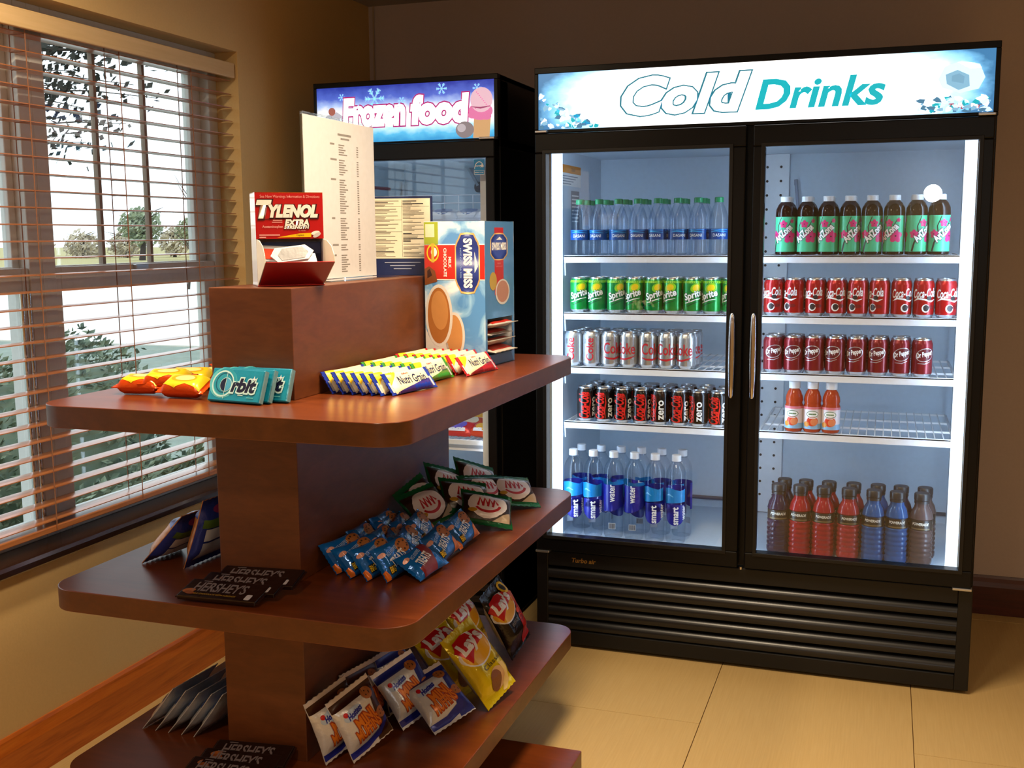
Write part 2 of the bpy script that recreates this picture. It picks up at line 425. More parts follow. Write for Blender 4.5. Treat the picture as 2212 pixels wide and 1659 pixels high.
tag(MB().prism([(-1.2, 0.57), (-0.99, 0.57), (-0.982, 0.577), (-0.982, 0.592), (-0.99, 0.60), (-1.2, 0.60)], 'y', WY0-0.05, WY1+0.05).build('trim_sill', wood('sill_wood', '#1c0f0a', '#2a1710', '#331c12', 3, (14, 1, 14), 0.16, coat=0.6), fixn=True), kind='structure')

# ------------------------------------------------------------------ wooden venetian blind
SLAT = wood('blind_wood', '#96562c', '#ac6c3e', '#ba7c4e', 2.0, (20, 1.0, 20), 0.30, coat=0.6)
CORD = flat('#8a5a3c', 0.7)
bl = tag(empty('venetian_blind', (-1.058, -1.28, 0.62)), 'reddish brown wooden venetian blind hanging open in the window', 'blind')
def loc_(mb): mb.v = [(x+1.058, y+1.28, z-0.62) for x, y, z in mb.v]; return mb
BY0, BY1 = WY0+0.012, WY1-0.012
loc_(MB().box(-1.03, -1.016, BY0, BY1, 1.985, 2.035)).build('valance', wood('valance_wood', '#cfae7a', '#d8b884', '#e0c08e', 2, (20, 1, 20), 0.5), bl, bevel=0.003)
loc_(MB().box(-1.088, -1.034, BY0, BY1, 2.0, 2.04)).build('headrail', flat('#9a7a56', 0.5), bl, bevel=0.002)
slm = None; z = 0.668
prof = [(-0.0245, -0.0008), (-0.012, 0.0006), (0, 0.0011), (0.012, 0.0006), (0.0245, -0.0008), (0.0245, -0.0034), (0.012, -0.002), (0, -0.0015), (-0.012, -0.002), (-0.0245, -0.0034)]
while z < 1.99:
    if slm is None: slm = MB().prism(prof, 'y', BY0+1.28, BY1+1.28).mesh('slat', SLAT, fixn=True)
    link('slat', slm, bl, (0, 0, z-0.62)); z += 0.0452
loc_(MB().box(-1.083, -1.034, BY0, BY1, 0.632, 0.65)).build('bottom_rail', SLAT, bl, bevel=0.003)
for yy in (-0.44, -0.79, -1.16, -1.6, -2.1):
    c_ = MB()
    for xx in (-1.084, -1.032): c_.tube([(xx, yy, 0.64), (xx, yy, 2.0)], 0.0016, 5)
    zz = 0.668
    while zz < 1.99: c_.tube([(-1.084, yy, zz-0.0036), (-1.032, yy, zz-0.0036)], 0.0008, 4); zz += 0.0452
    loc_(c_).build('ladder_cord', CORD, bl)

# ------------------------------------------------------------------ outside: lawn, concrete lot, shrubs, trees
tag(MB().box(-220, 60, -60, 200, -0.6, -0.4).build('ground_lawn', plaster('dry_grass', '#a59a66', 0.95, 2.0, 0.3, 0.25)), kind='structure')
tag(MB().box(-160, 30, 12.0, 37, -0.405, -0.37).build('ground_lot', plaster('pale_concrete', '#d8d6d0', 0.9, 8, 0.1, 0.06)), kind='structure')
tag(MB().box(-40, 20, -20, 11.95, -0.42, -0.385).build('ground_bed', plaster('groundcover', '#7b877c', 0.95, 6, 0.5, 0.3)), kind='structure')
GRN = [flat('#5c6c58', 0.7), flat('#76866f', 0.7), flat('#6c6a52', 0.8)]
BRK = flat('#3c3129', 0.8)
def leaves(count, cx, cy, cz, rx, ry, rz, size, seed, shell=0.55):
    r = random.Random(seed); b_ = MB(); out = 0
    while out < count:
        p = Vector((r.uniform(-1, 1), r.uniform(-1, 1), r.uniform(-1, 1)))
        d = p.length
        if d > 1 or d < shell*r.random(): continue
        lump = 0.82 + 0.3*noise.noise(p*2.2 + Vector((seed, 0, 0)))
        q = Vector((cx + p.x*rx*lump, cy + p.y*ry*lump, cz + p.z*rz*lump))
        n_ = Vector((r.gauss(0, 1), r.gauss(0, 1), r.gauss(0, 1))).normalized(); t = n_.orthogonal().normalized(); u_ = n_.cross(t)
        s_ = size*r.uniform(0.6, 1.3)
        b_.add([q - t*s_, q + u_*s_*0.5 + n_*s_*0.12, q + t*s_, q - u_*s_*0.5 + n_*s_*0.12], [(0, 1, 2), (0, 2, 3)], r.choice((0, 0, 1))); out += 1
    return b_
def shrub(x, y, r, top, seed, label):
    o = tag(empty('shrub', (x, y, -0.4)), label, 'shrub', 'shrubs under the window')
    h = top + 0.4
    tag(leaves(8000, 0, 0, h*0.52, r, r, h*0.5, 0.026, seed, 0.85).build('foliage', [GRN[0], GRN[1]], o), kind='stuff')
    MB().lathe([(0.001, 0.02), (r*0.55, 0.1), (r*0.78, h*0.4), (r*0.64, h*0.74), (0.001, h*0.88)], 14).build('branch_core', GRN[0], o, smooth=60)
    st = MB()
    for k in range(5): a = k*1.3; st.tube([(0.03*math.cos(a), 0.03*math.sin(a), 0), (r*0.4*math.cos(a), r*0.4*math.sin(a), h*0.6)], [0.014, 0.006], 5)
    st.build('stem', BRK, o)
shrub(-3.05, 1.15, 0.62, 1.02, 3, 'tallest dark green rounded shrub outside the window beside the wide upright')
shrub(-2.0, 1.95, 0.58, 0.86, 4, 'lower spreading green shrub outside the far end of the window')
shrub(-4.3, 0.75, 0.62, 1.08, 5, 'dark green shrub outside seen beyond the wide window upright')
shrub(-1.95, 0.72, 0.56, 0.52, 8, 'low grey-green shrub close under the window sill outside')
shrub(-3.0, -0.15, 0.55, 0.6, 9, 'low grey-green shrub outside close to the near window unit')
def tree(x, y, h, rx, rz, n_, lsz, seed, label, mats, group=None, bare=False, trunk=0.1):
    o = tag(empty('tree', (x, y, -0.4)), label, 'tree', group)
    r = random.Random(seed); tb = MB(); tb.tube([(0, 0, 0), (0.05*h, 0, h*0.35), (0.02*h, 0.02*h, h*0.85)], [trunk, trunk*0.7, trunk*0.2], 7)
    for k in range(14 if bare else 9):
        a = r.uniform(0, 2*PI); z0 = r.uniform(0.3, 0.75)*h; ln = rx*r.uniform(0.5, 1.0)
        tb.tube([(0.03*h, 0, z0), (ln*0.5*math.cos(a), ln*0.5*math.sin(a), z0+0.1*h), (ln*math.cos(a), ln*math.sin(a), z0+0.18*h)], [trunk*0.4, trunk*0.2, trunk*0.06], 5)
    tb.build('trunk', BRK, o)
    if n_: tag(leaves(n_, 0, 0, h-rz, rx, rx, rz, lsz, seed).build('foliage', mats, o), kind='stuff')
    return o
OLV = [flat('#8a967a', 0.8), flat('#a3ad92', 0.8)]; DUN = [flat('#bdb09b', 0.9), flat('#cfc4ae', 0.9)]  # far crowns lightened, distance haze put into the leaf colours
tree(-60.2, 75.4, 4.9, 2.1, 2.0, 1400, 0.22, 11, 'taller round green tree at the far edge of the lawn', OLV, 'far trees beyond the lawn', trunk=0.3)
tree(-55.6, 76.4, 3.9, 1.7, 1.5, 1100, 0.2, 12, 'smaller round green tree beyond the lawn near the window edge', OLV, 'far trees beyond the lawn', trunk=0.25)
r_ = random.Random(5)
for k in range(11):
    t = k/10
    tree(-92 + 36*t, 70 + 27*t + r_.uniform(-0.8, 0.8), 3.1 + r_.uniform(-0.3, 0.6), 2.1, 1.7, 800, 0.24, 20+k, ORD[k] + ' pale brown tree of the distant row, counted from the window upright', DUN, 'distant tree row behind the lawn', trunk=0.2)
nt = tag(empty('tree', (-9.9, 6.2, -0.4)), 'near tree with small dark leaves hanging across the upper window panes', 'tree')
tb = MB(); tb.tube([(0, 0, 0), (0.05, 0, 2.4), (0.2, 0.1, 5.2)], [0.16, 0.12, 0.05], 9)
r_ = random.Random(3); lv = MB()
for k in range(64):
    a = r_.uniform(-0.9, 0.9) if k < 48 else r_.uniform(0, 6.28)
    z0 = r_.uniform(2.6, 4.6); ln = r_.uniform(1.2, 3.5); dz = r_.uniform(-0.25, 0.5)
    pts = [(0.1+ln*t*math.cos(a), ln*t*math.sin(a)+0.25*math.sin(3*t+k), z0+dz*t+0.25*math.sin(2.2*t)) for t in (0, 0.25, 0.5, 0.75, 1)]
    tb.tube(pts, [0.03, 0.02, 0.012, 0.008, 0.004], 5)
    for j in range(95):
        t = r_.uniform(0.2, 1.0); i = min(3, int(t*4)); q0, q1 = Vector(pts[i]), Vector(pts[i+1]); q = q0.lerp(q1, t*4-i) + Vector((r_.gauss(0, .11), r_.gauss(0, .11), r_.gauss(-0.03, .1)))
        n_ = Vector((r_.gauss(0, 1), r_.gauss(0, 1), r_.gauss(0, 1))).normalized(); tt = n_.orthogonal().normalized(); u_ = n_.cross(tt); s_ = r_.uniform(0.035, 0.07)
        lv.add([q-tt*s_, q+u_*s_*0.6, q+tt*s_, q-u_*s_*0.6], [(0, 1, 2, 3)])
tb.build('trunk', BRK, nt); tag(lv.build('foliage', flat('#34342e', 0.85), nt), kind='stuff')
tree(-22.6, 29.5, 4.6, 0.9, 0.5, 0, 0.1, 40, 'slender bare sapling standing on the lawn beyond the lot', OLV, bare=True, trunk=0.05)
# ------------------------------------------------------------------ two-door drinks cooler
CW, CH = 1.42, 1.991
LINER = flat('#c9d8e6', 0.35, 0, 0.5)
LED = glow('#d0eaff', 14.5)
LENS = glow('#e4efff', 1.5)
cool = tag(empty('drinks_cooler', (0, 0, 0)), 'large black two-door glass-front drinks cooler with a lit sign', 'cooler')
b = MB()
b.box(0, 0.03, 0.022, 0.78, 0.345, CH); b.box(CW-0.03, CW, 0.022, 0.78, 0.345, CH)
b.box(0, CW, 0.75, 0.78, 0.0, CH)
b.box(0.03, CW-0.03, 0.022, 0.75, 1.76, 1.79); b.box(0, CW, 0.12, 0.78, CH-0.02, CH)
b.box(0, CW, 0.03, 0.75, 0.32, 0.345)
b.build('cabinet', BLACK, cool, bevel=0.002)
b = MB()   # base with grille surround
b.box(0, 0.042, 0.0, 0.75, 0.012, 0.345); b.box(CW-0.042, CW, 0.0, 0.75, 0.012, 0.345)
b.box(0.042, CW-0.042, 0.0, 0.03, 0.293, 0.345); b.box(0.042, CW-0.042, 0.0, 0.03, 0.012, 0.062)
b.box(0.042, CW-0.042, 0.07, 0.08, 0.03, 0.32)
b.build('base', SATIN, cool, bevel=0.003)
LOUV = flat('#1b1b1e', 0.3, 0.2, 0.6)
lm = MB().prism([(0.045, 0.040), (0.012, 0.034), (0.001, 0.022), (0.0, 0.008), (0.004, 0.0), (0.010, 0.0), (0.006, 0.01), (0.008, 0.021), (0.016, 0.029), (0.045, 0.035)], 'x', 0.042, CW-0.042).mesh('louver', LOUV, smooth=50, fixn=True)
for k in range(5): link('louver', lm, cool, (0, 0, 0.066 + k*0.0455))
for k, (x, y) in enumerate(((0.05, 0.06), (CW-0.05, 0.06), (0.05, 0.7), (CW-0.05, 0.7))):
    MB().lathe([(0.022, 0.0), (0.024, 0.004), (0.012, 0.006), (0.012, 0.02)], 12, cx=x, cy=y).build('foot', SATIN, cool, smooth=40)
b = MB()   # light interior shell
b.box(0.03, 0.048, 0.03, 0.735, 0.35, 1.755); b.box(CW-0.048, CW-0.03, 0.03, 0.735, 0.35, 1.755)
b.box(0.03, CW-0.03, 0.70, 0.75, 0.35, 1.755); b.box(0.03, CW-0.03, 0.03, 0.75, 1.735, 1.757); b.box(0.03, CW-0.03, 0.03, 0.75, 0.346, 0.368)
b.build('liner', LINER, cool)
MB().box(0.05, CW-0.05, 0.688, 0.70, 0.40, 0.412).build('deck_rail', flat('#4a5160', 0.5), cool)
b = MB()   # centre strip on the rear wall with its shelf holes
b.box(0.665, 0.775, 0.672, 0.70, 0.37, 1.735)
pil = b.build('pilaster', flat('#e4e9f0', 0.3, 0, 0.6), cool, bevel=0.002)
hb = MB()
for z in [0.44 + 0.052*i for i in range(25)]:
    for x in (0.695, 0.745):
        hb.prism([(x+0.005*math.cos(t), z+0.005*math.sin(t)) for t in [2*PI*i/8 for i in range(8)]], 'y', 0.6712, 0.6722)
tag(hb.build('hole', flat('#15181e', 0.6), pil), kind='stuff')
MB().tube([(0.80, 0.66, 1.62), (0.80, 0.655, 1.64), (0.815, 0.655, 1.50), (0.835, 0.655, 1.48)], 0.006, 8).build('drain_hook', flat('#8e98ac', 0.4), cool, smooth=60)
b = MB()   # fluorescent lamps behind the door frame
for x in (0.066, 0.713, CW-0.066):
    lp = MB().box(x-0.017, x+0.017, 0.034, 0.048, 0.375, 1.725).build('lamp_cover', LENS, cool, bevel=0.003)
    MB().tube([(x, 0.062, 0.44), (x, 0.062, 1.69)], 0.012, 10).build('tube', LED, lp, smooth=60)
MB().box(0.688, 0.734, 0.019, 0.033, 0.35, 1.77).build('mullion', BLACK, cool)
# stickers on the side wall
b = Decal(); O_ = flat('#e08a1e', 0.5); G_ = flat('#7f8796', 0.5)
b.rect(0, 0.30, 0, 0.028, O_); b.text('Quality', 0.2, 0.013, TXTK, 1, h=0.016); b.rect(0, 0.30, -0.045, 0, WHITE)
for k in range(4): b.rect(0.02, 0.26-0.03*k, -0.012-0.009*k, -0.009-0.009*k, G_, 1)
b.rect(0.17, 0.28, -0.2, -0.06, G_)
for k in range(8): b.rect(0.18, 0.27, -0.08-0.013*k, -0.075-0.013*k, WHITE, 1)
b.build('notice_label', on_plane((0.048, 0.10, 1.66), (0, 1, 0), (0, 0, 1)), cool)
# doors
GLASS = clear('cooler_glass', (0.95, 0.97, 0.98), (0.9, 0.93, 0.95), 1.42, 0.0)
def door(x0, x1, hx, gx0, gx1):
    z0, z1, gz0, gz1 = 0.354, 1.776, 0.408, 1.712
    d = MB(); y0, y1 = -0.028, 0.018
    d.box(x0, x1, y0, y1, gz1, z1); d.box(x0, x1, y0, y1, z0, gz0); d.box(x0, gx0, y0, y1, gz0, gz1); d.box(gx1, x1, y0, y1, gz0, gz1)
    o = d.build('door', BLACK, cool, bevel=0.004)
    t = MB(); q = 0.010
    t.box(gx0-q, gx1+q, y0-0.005, y0+0.001, gz1-0.002, gz1+q); t.box(gx0-q, gx1+q, y0-0.005, y0+0.001, gz0-q, gz0+0.002)
    t.box(gx0-q, gx0+0.002, y0-0.005, y0+0.001, gz0, gz1); t.box(gx1-0.002, gx1+q, y0-0.005, y0+0.001, gz0, gz1)
    t.build('trim_bead', SATIN, o, bevel=0.0015)
    MB().box(gx0, gx1, -0.012, -0.008, gz0, gz1).build('glass_pane', GLASS, o)
    h = MB(); zz = [0.922, 0.93, 0.96, 1.01, 1.06, 1.11, 1.16, 1.185, 1.193]; rr = [0.004, 0.0075, 0.009, 0.0105, 0.011, 0.0105, 0.009, 0.0075, 0.004]
    h.tube([(hx, -0.058, z) for z in zz], rr, 12); h.tube([(hx, -0.03, 0.94), (hx, -0.058, 0.94)], 0.006, 8); h.tube([(hx, -0.03, 1.175), (hx, -0.058, 1.175)], 0.006, 8)
    h.build('handle', CHROME, o, smooth=50)
    return o
door(0.008, 0.700, 0.672, 0.045, 0.652); door(0.722, CW-0.008, 0.738, 0.758, 1.374)
for x0, x1, z in ((0.006, 0.055, 0.346), (CW-0.062, CW-0.006, 0.346), (0.01, 0.05, 1.778), (CW-0.055, CW-0.008, 1.778)):
    MB().box(x0, x1, -0.032, 0.01, z, z+0.008).build('hinge', ALU, cool, bevel=0.002)
MB().lathe([(0.006, 0.348), (0.006, 0.356)], 10, cx=0.711, cy=-0.02).build('hinge_pin', CHROME, cool, smooth=40)
# sign box
b = MB()
b.box(0, CW, -0.004, 0.12, 1.971, CH); b.box(0, CW, -0.004, 0.12, 1.779, 1.790); b.box(0, 0.013, -0.004, 0.12, 1.79, 1.971); b.box(CW-0.014, CW, -0.004, 0.12, 1.79, 1.971); b.box(0, CW, 0.1, 0.12, 1.79, 1.971)
sg = b.build('sign_box', BLACK, cool, bevel=0.002)
def sign_mat(name, kind):
    m = bpy.data.materials.new(name); m.use_nodes = True; n = m.node_tree.nodes; l = m.node_tree.links; bs = n['Principled BSDF']
    tc = n.new('ShaderNodeTexCoord'); sp = n.new('ShaderNodeSeparateXYZ'); l.new(tc.outputs['Generated'], sp.inputs[0])
    def math_(op, a, b_=None):
        k = n.new('ShaderNodeMath'); k.operation = op
        for i, v in enumerate((a, b_)):
            if v is None: continue
            if isinstance(v, (int, float)): k.inputs[i].default_value = v
            else: l.new(v, k.inputs[i])
        return k.outputs[0]
    ns = n.new('ShaderNodeTexNoise'); ns.inputs['Detail'].default_value = 5; ns.inputs['Scale'].default_value = 7
    mp = n.new('ShaderNodeMapping'); mp.inputs['Scale'].default_value = (4 if kind == 'cold' else 2.2, 1, 1); l.new(tc.outputs['Generated'], mp.inputs['Vector']); l.new(mp.outputs['Vector'], ns.inputs['Vector'])
    u = math_('MULTIPLY', math_('SUBTRACT', sp.outputs['X'], 0.5), 2.0); v = math_('MULTIPLY', math_('SUBTRACT', sp.outputs['Z'], 0.48), 2.0)
    cr_ = n.new('ShaderNodeValToRGB'); e = cr_.color_ramp.elements
    if kind == 'cold':
        d = math_('ADD', math_('POWER', math_('ABSOLUTE', u), 3.2), math_('MULTIPLY', math_('POWER', math_('ABSOLUTE', v), 3.0), 0.28))
        d = math_('ADD', d, math_('MULTIPLY', math_('SUBTRACT', ns.outputs['Fac'], 0.5), 0.30))
        e[0].position = 0.36; e[0].color = (1, 1, 1, 1); e[1].position = 1.15; e[1].color = hexc('#2f5f86')
        k = e.new(0.62); k.color = hexc('#9fd2ee'); k = e.new(0.85); k.color = hexc('#5f9cc4')
        st = 1.9
    else:
        d = math_('ADD', sp.outputs['Z'], math_('MULTIPLY', math_('SUBTRACT', ns.outputs['Fac'], 0.5), 0.22))
        e[0].position = 0.0; e[0].color = hexc('#2f8fc8'); e[1].position = 1.0; e[1].color = hexc('#22349a')
        for p_, c_ in ((0.12, '#4fb0e0'), (0.22, '#a8dcf6'), (0.34, '#f6fbff'), (0.52, '#ffffff'), (0.66, '#9db8ec'), (0.80, '#4a63c4')): k = e.new(p_); k.color = hexc(c_)
        st = 1.05
    l.new(d, cr_.inputs['Fac']); l.new(cr_.outputs['Color'], bs.inputs['Base Color']); l.new(cr_.outputs['Color'], bs.inputs['Emission Color'])
    bs.inputs['Emission Strength'].default_value = st; bs.inputs['Roughness'].default_value = 0.25
    return m
sp_ = MB().box(0.013, CW-0.014, -0.001, 0.006, 1.790, 1.971).build('sign_panel', sign_mat('sign_print_cold', 'cold'), sg)
E1, E2 = glow('#12a8b8', 1.05), glow('#ffffff', 1.9)
E7 = glow('#7fb4d4', 1.0)
E3, E4, E5, E6 = glow('#2c7f96', 0.8), glow('#c7e4f4', 1.2), glow('#4a82a8', 0.8), glow('#c03a48', 0.7)
SM_ = on_plane((0.014, -0.0012, 1.790), (1, 0, 0), (0, 0, 1))
d = Decal(); d.text('Cold', 0.488, 0.094, E3, 0, w=0.395, h=0.112, shear=0.28, bold=0.064); d.text('Cold', 0.488, 0.094, E2, 1, w=0.395, h=0.112, shear=0.28, bold=0.038); d.build('lettering', SM_, sg)
d = Decal(); d.text('Drinks', 0.900, 0.080, E1, 0, w=0.375, h=0.086, shear=0.22, bold=0.025); d.build('lettering', SM_, sg)
d = Decal(); d.text('Turbo air', 1.315, 0.020, E6, 2, w=0.09, shear=0.25, bold=0.02); d.build('lettering', SM_, sg)
d = Decal()
d.poly([(1.25, 0.075), (1.238, 0.10), (1.255, 0.135), (1.30, 0.150), (1.35, 0.138), (1.366, 0.10), (1.35, 0.068), (1.30, 0.058)], E4, 0)
d.poly([(1.262, 0.085), (1.258, 0.112), (1.29, 0.124), (1.322, 0.108), (1.325, 0.076), (1.295, 0.066)], E7, 1); d.poly([(1.275, 0.092), (1.275, 0.108), (1.295, 0.114), (1.310, 0.104), (1.308, 0.084)], glow('#74a8c8', 0.95), 2); d.poly([(1.29, 0.146), (1.325, 0.126), (1.356, 0.128), (1.335, 0.142)], E2, 1)
d.build('ice_cube_print', SM_, sg)
ri = random.Random(4)
def shards(nm, x0, x1, zf, n_):
    d = Decal()
    for k in range(n_):
        x = ri.uniform(x0, x1); z = ri.uniform(0.004, max(0.006, zf(x))); r = ri.uniform(0.006, 0.016); a0 = ri.uniform(0, 6.28)
        d.poly([(min(1.390, max(0.001, x+r*q*math.cos(a0+t))), max(0.001, z+0.7*r*q*math.sin(a0+t))) for t, q in ((0, 1), (1.3, 0.7), (2.4, 1.1), (3.6, 0.6), (4.9, 0.9))], (E4, E5, E7, E1, E2)[k % 5], 1+k % 4)
    tag(d.build(nm, SM_, sg), kind='stuff')
shards('ice_chip_print', 1.19, 1.385, lambda x: 0.045, 60)
shards('ice_chip_print', 0.004, 0.20, lambda x: 0.125-0.62*x, 70)
d = Decal(); d.text('Turbo air', 0.172, 0.319, flat('#c9994f', 0.3, 0.6), 0, w=0.085, shear=0.2, bold=0.03)
d.build('maker_badge', on_plane((0, -0.0003, 0), (1, 0, 0), (0, 0, 1)), cool)
# wire shelves
SHW = flat('#eef0f4', 0.35, 0, 0.5)
def wire_shelf(x0, x1, z, parent, y0=0.115, y1=0.66):
    b_ = MB(); b_.box(x0, x1, y0, y0+0.006, z-0.024, z+0.001); b_.box(x0, x1, y0, y0+0.02, z-0.004, z+0.0)
    nw = int((x1-x0)/0.026)
    for i in range(nw+1): x = x0+0.004+(x1-x0-0.008)*i/nw; b_.box(x-0.0016, x+0.0016, y0+0.006, y1, z-0.0035, z-0.0005)
    for yy in (y0+0.18, y0+0.36, y1-0.003): b_.box(x0, x1, yy-0.003, yy+0.003, z-0.01, z-0.0035)
    for x in (x0, x1):
        b_.box(x-0.003, x+0.003, y0+0.006, y1, z-0.014, z-0.004)
    o = b_.build('wire_shelf', SHW, parent)
    for x, s_ in ((x0, -1), (x1, 1)):
        MB().tube([(x, y0+0.03, z-0.012), (x+s_*0.012, y0+0.05, z-0.03), (x+s_*0.016, y0+0.07, z-0.07)], 0.003, 6).build('clip', SHW, o)
    return o
ZS = (1.371, 1.174, 0.985, 0.789)
for z in ZS: wire_shelf(0.068, 0.69, z, cool)
for z in ZS: wire_shelf(0.742, 1.352, z, cool)

# ------------------------------------------------------------------ single-door freezer
FX0, FX1, FY = -0.848, -0.142, 0.034
FR = tag(empty('upright_freezer', (0, 0, 0)), 'narrower black upright freezer with a lit frozen food sign', 'freezer')
b = MB(); FH = 1.988
b.box(FX0, FX0+0.03, FY+0.02, 0.79, 0.02, FH); b.box(FX1-0.03, FX1, FY+0.02, 0.79, 0.02, FH); b.box(FX0, FX1, 0.76, 0.79, 0.02, FH)
b.box(FX0, FX1, FY+0.02, 0.79, FH-0.02, FH); b.box(FX0, FX1, FY+0.02, 0.76, 1.745, 1.775); b.box(FX0, FX1, FY+0.0, 0.76, 0.02, 0.34)
b.build('cabinet', BLACK, FR, bevel=0.003)
lm = MB().prism([(0.0, 0.03), (-0.014, 0.02), (-0.016, 0.006), (-0.01, 0.0), (0, 0.0)], 'x', FX0+0.03, FX1-0.03).mesh('louver', LOUV, smooth=50, fixn=True)
for k in range(5): link('louver', lm, FR, (0, FY, 0.07+0.045*k))
FLIN = flat('#bcd2de', 0.4)
b = MB(); b.box(FX0+0.03, FX0+0.045, FY+0.03, 0.75, 0.35, 1.74); b.box(FX1-0.045, FX1-0.03, FY+0.03, 0.75, 0.35, 1.74); b.box(FX0+0.03, FX1-0.03, 0.70, 0.76, 0.35, 1.74)
b.box(FX0+0.03, FX1-0.03, FY+0.03, 0.75, 1.72, 1.745); b.box(FX0+0.03, FX1-0.03, FY+0.03, 0.75, 0.34, 0.365); b.build('liner', FLIN, FR)
lp = MB().box(FX0+0.047, FX0+0.08, FY+0.03, FY+0.045, 0.42, 1.68).build('lamp_holder', WHITE, FR)
MB().tube([(FX0+0.064, FY+0.06, 0.44), (FX0+0.064, FY+0.06, 1.66)], 0.011, 8).build('tube', glow('#dcebff', 9.0), lp, smooth=60)
lp = MB().box(FX1-0.08, FX1-0.047, FY+0.03, FY+0.045, 0.42, 1.68).build('lamp_holder', WHITE, FR)
MB().tube([(FX1-0.064, FY+0.06, 0.44), (FX1-0.064, FY+0.06, 1.66)], 0.011, 8).build('tube', glow('#dcebff', 7.0), lp, smooth=60)
d = MB(); gx0, gx1, gz0, gz1 = FX0+0.04, -0.181, 0.41, 1.708; y0, y1 = FY-0.028, FY+0.018; x0, x1 = FX0+0.006, FX1-0.006
d.box(x0, x1, y0, y1, gz1, 1.766); d.box(x0, x1, y0, y1, 0.352, gz0); d.box(x0, gx0, y0, y1, gz0, gz1); d.box(gx1, x1, y0, y1, gz0, gz1)
fd = d.build('door', BLACK, FR, bevel=0.004)
MB().box(gx0, gx1, FY-0.012, FY-0.008, gz0, gz1).build('glass_pane', GLASS, fd)
h = MB(); h.tube([(FX0+0.022, FY-0.058, z) for z in (0.92, 0.96, 1.06, 1.16, 1.19)], [0.004, 0.009, 0.011, 0.009, 0.004], 10); h.tube([(FX0+0.022, FY-0.03, 0.95), (FX0+0.022, FY-0.058, 0.95)], 0.006, 8); h.tube([(FX0+0.022, FY-0.03, 1.17), (FX0+0.022, FY-0.058, 1.17)], 0.006, 8)
h.build('handle', CHROME, fd, smooth=50)
SKY_ = flat('#1f8fd0', 0.4); d = Decal()
d.rect(-0.019, 0.019, -0.011, 0.026, SKY_); d.rect(-0.019, 0.019, -0.026, -0.011, WHITE); d.rect(-0.0175, 0.0175, -0.0245, -0.012, SKY_, 1)
d.ring(0, -0.008, 0.017, 0.026, 0.0022, WHITE, 1, a0=20, a1=175); d.text('energy', -0.004, 0.003, WHITE, 1, w=0.02, shear=0.3, bold=0.02)
d.poly([(0.010+0.008*(1 if i % 2 == 0 else 0.42)*math.sin(i*PI/5), 0.004+0.008*(1 if i % 2 == 0 else 0.42)*math.cos(i*PI/5)) for i in range(10)], WHITE, 2)
d.text('ENERGY STAR', 0, -0.018, WHITE, 2, w=0.031, bold=0.02)
d.build('energy_sticker', on_plane((-0.2085, FY-0.013, 1.676), (1, 0, 0), (0, 0, 1)), fd)
MB().box(FX1-0.06, FX1-0.004, FY-0.032, FY+0.01, 1.768, 1.776).build('hinge', ALU, FR, bevel=0.002)
b = MB(); b.box(FX0, FX1, FY-0.004, FY+0.1, 1.970, FH); b.box(FX0, FX1, FY-0.004, FY+0.1, 1.768, 1.775); b.box(FX0, FX0+0.012, FY-0.004, FY+0.1, 1.775, 1.97); b.box(FX1-0.014, FX1, FY-0.004, FY+0.1, 1.775, 1.97); b.box(FX0, FX1, FY+0.08, FY+0.1, 1.775, 1.97)
fs = b.build('sign_box', BLACK, FR, bevel=0.002)
fp = MB().box(FX0+0.012, FX1-0.014, FY-0.001, FY+0.006, 1.775, 1.970).build('sign_panel', sign_mat('sign_print_frozen', 'frozen'), fs)
P1, P2, P3, P4 = glow('#b0307e', 0.75), glow('#ffffff', 1.7), glow('#8fc4ee', 0.9), glow('#e0bcd0', 0.8)
P5, P6, P7, P8 = glow('#d878ac', 0.8), glow('#d0a878', 0.7), glow('#8f8890', 0.6), glow('#b06858', 0.6)
SF_ = on_plane((FX0+0.012, FY-0.0012, 1.775), (1, 0, 0), (0, 0, 1)); CLF = (0.0, 0.678, 0.0, 0.195)
for wd, cx, ww in (('Frozen', 0.226, 0.235), ('food', 0.478, 0.205)):
    d = Decal()
    for lay, mt, bo in ((1, P1, 0.100), (2, P2, 0.062)): d.text(wd, cx, 0.104, mt, lay, w=ww, h=0.088, shear=0.08, bold=bo)
    d.build('lettering', SF_, fs)
def flake(cx, cy, r):
    d = Decal()
    for k in range(6):
        a = k*PI/3; c, s_ = math.cos(a), math.sin(a); d.stroke([(cx, cy), (cx+r*c, cy+r*s_)], r*0.16, P3, 0)
        for t in (0.5, 0.75):
            for q in (-1, 1): d.stroke([(cx+r*t*c, cy+r*t*s_), (cx+r*t*c+r*0.3*math.cos(a+q*PI/4), cy+r*t*s_+r*0.3*math.sin(a+q*PI/4))], r*0.12, P3, 0)
    d.build('snowflake_print', SF_, fs, clip=CLF)
for f_ in ((0.23, 0.150, 0.038), (0.487, 0.172, 0.020), (0.618, 0.168, 0.016), (0.10, 0.160, 0.013), (0.335, 0.138, 0.014)): flake(*f_)
d = Decal()
d.poly([(0.606, 0.075), (0.668, 0.075), (0.662, 0.001), (0.602, 0.001)], P6, 0); d.ell(0.630, 0.090, 0.045, 0.030, P5, 1); d.ell(0.634, 0.128, 0.041, 0.042, P4, 2); d.stroke([(0.598, 0.106), (0.63, 0.101), (0.666, 0.106)], [0.002, 0.006, 0.003], glow('#a04a78', 0.7), 3); d.ell(0.60, 0.078, 0.016, 0.012, P5, 3); d.ell(0.652, 0.072, 0.018, 0.012, P5, 3)
d.ell(0.572, 0.030, 0.034, 0.028, P7, 4); d.ell(0.560, 0.036, 0.016, 0.014, glow('#b4b0ba', 0.8), 5)
for k in range(10): d.ell(0.612+0.05*((k*37) % 10)/10, 0.10+0.06*((k*53) % 10)/10, 0.003, 0.002, P5, 5, n=6)
d.build('ice_cream_print', SF_, fs)
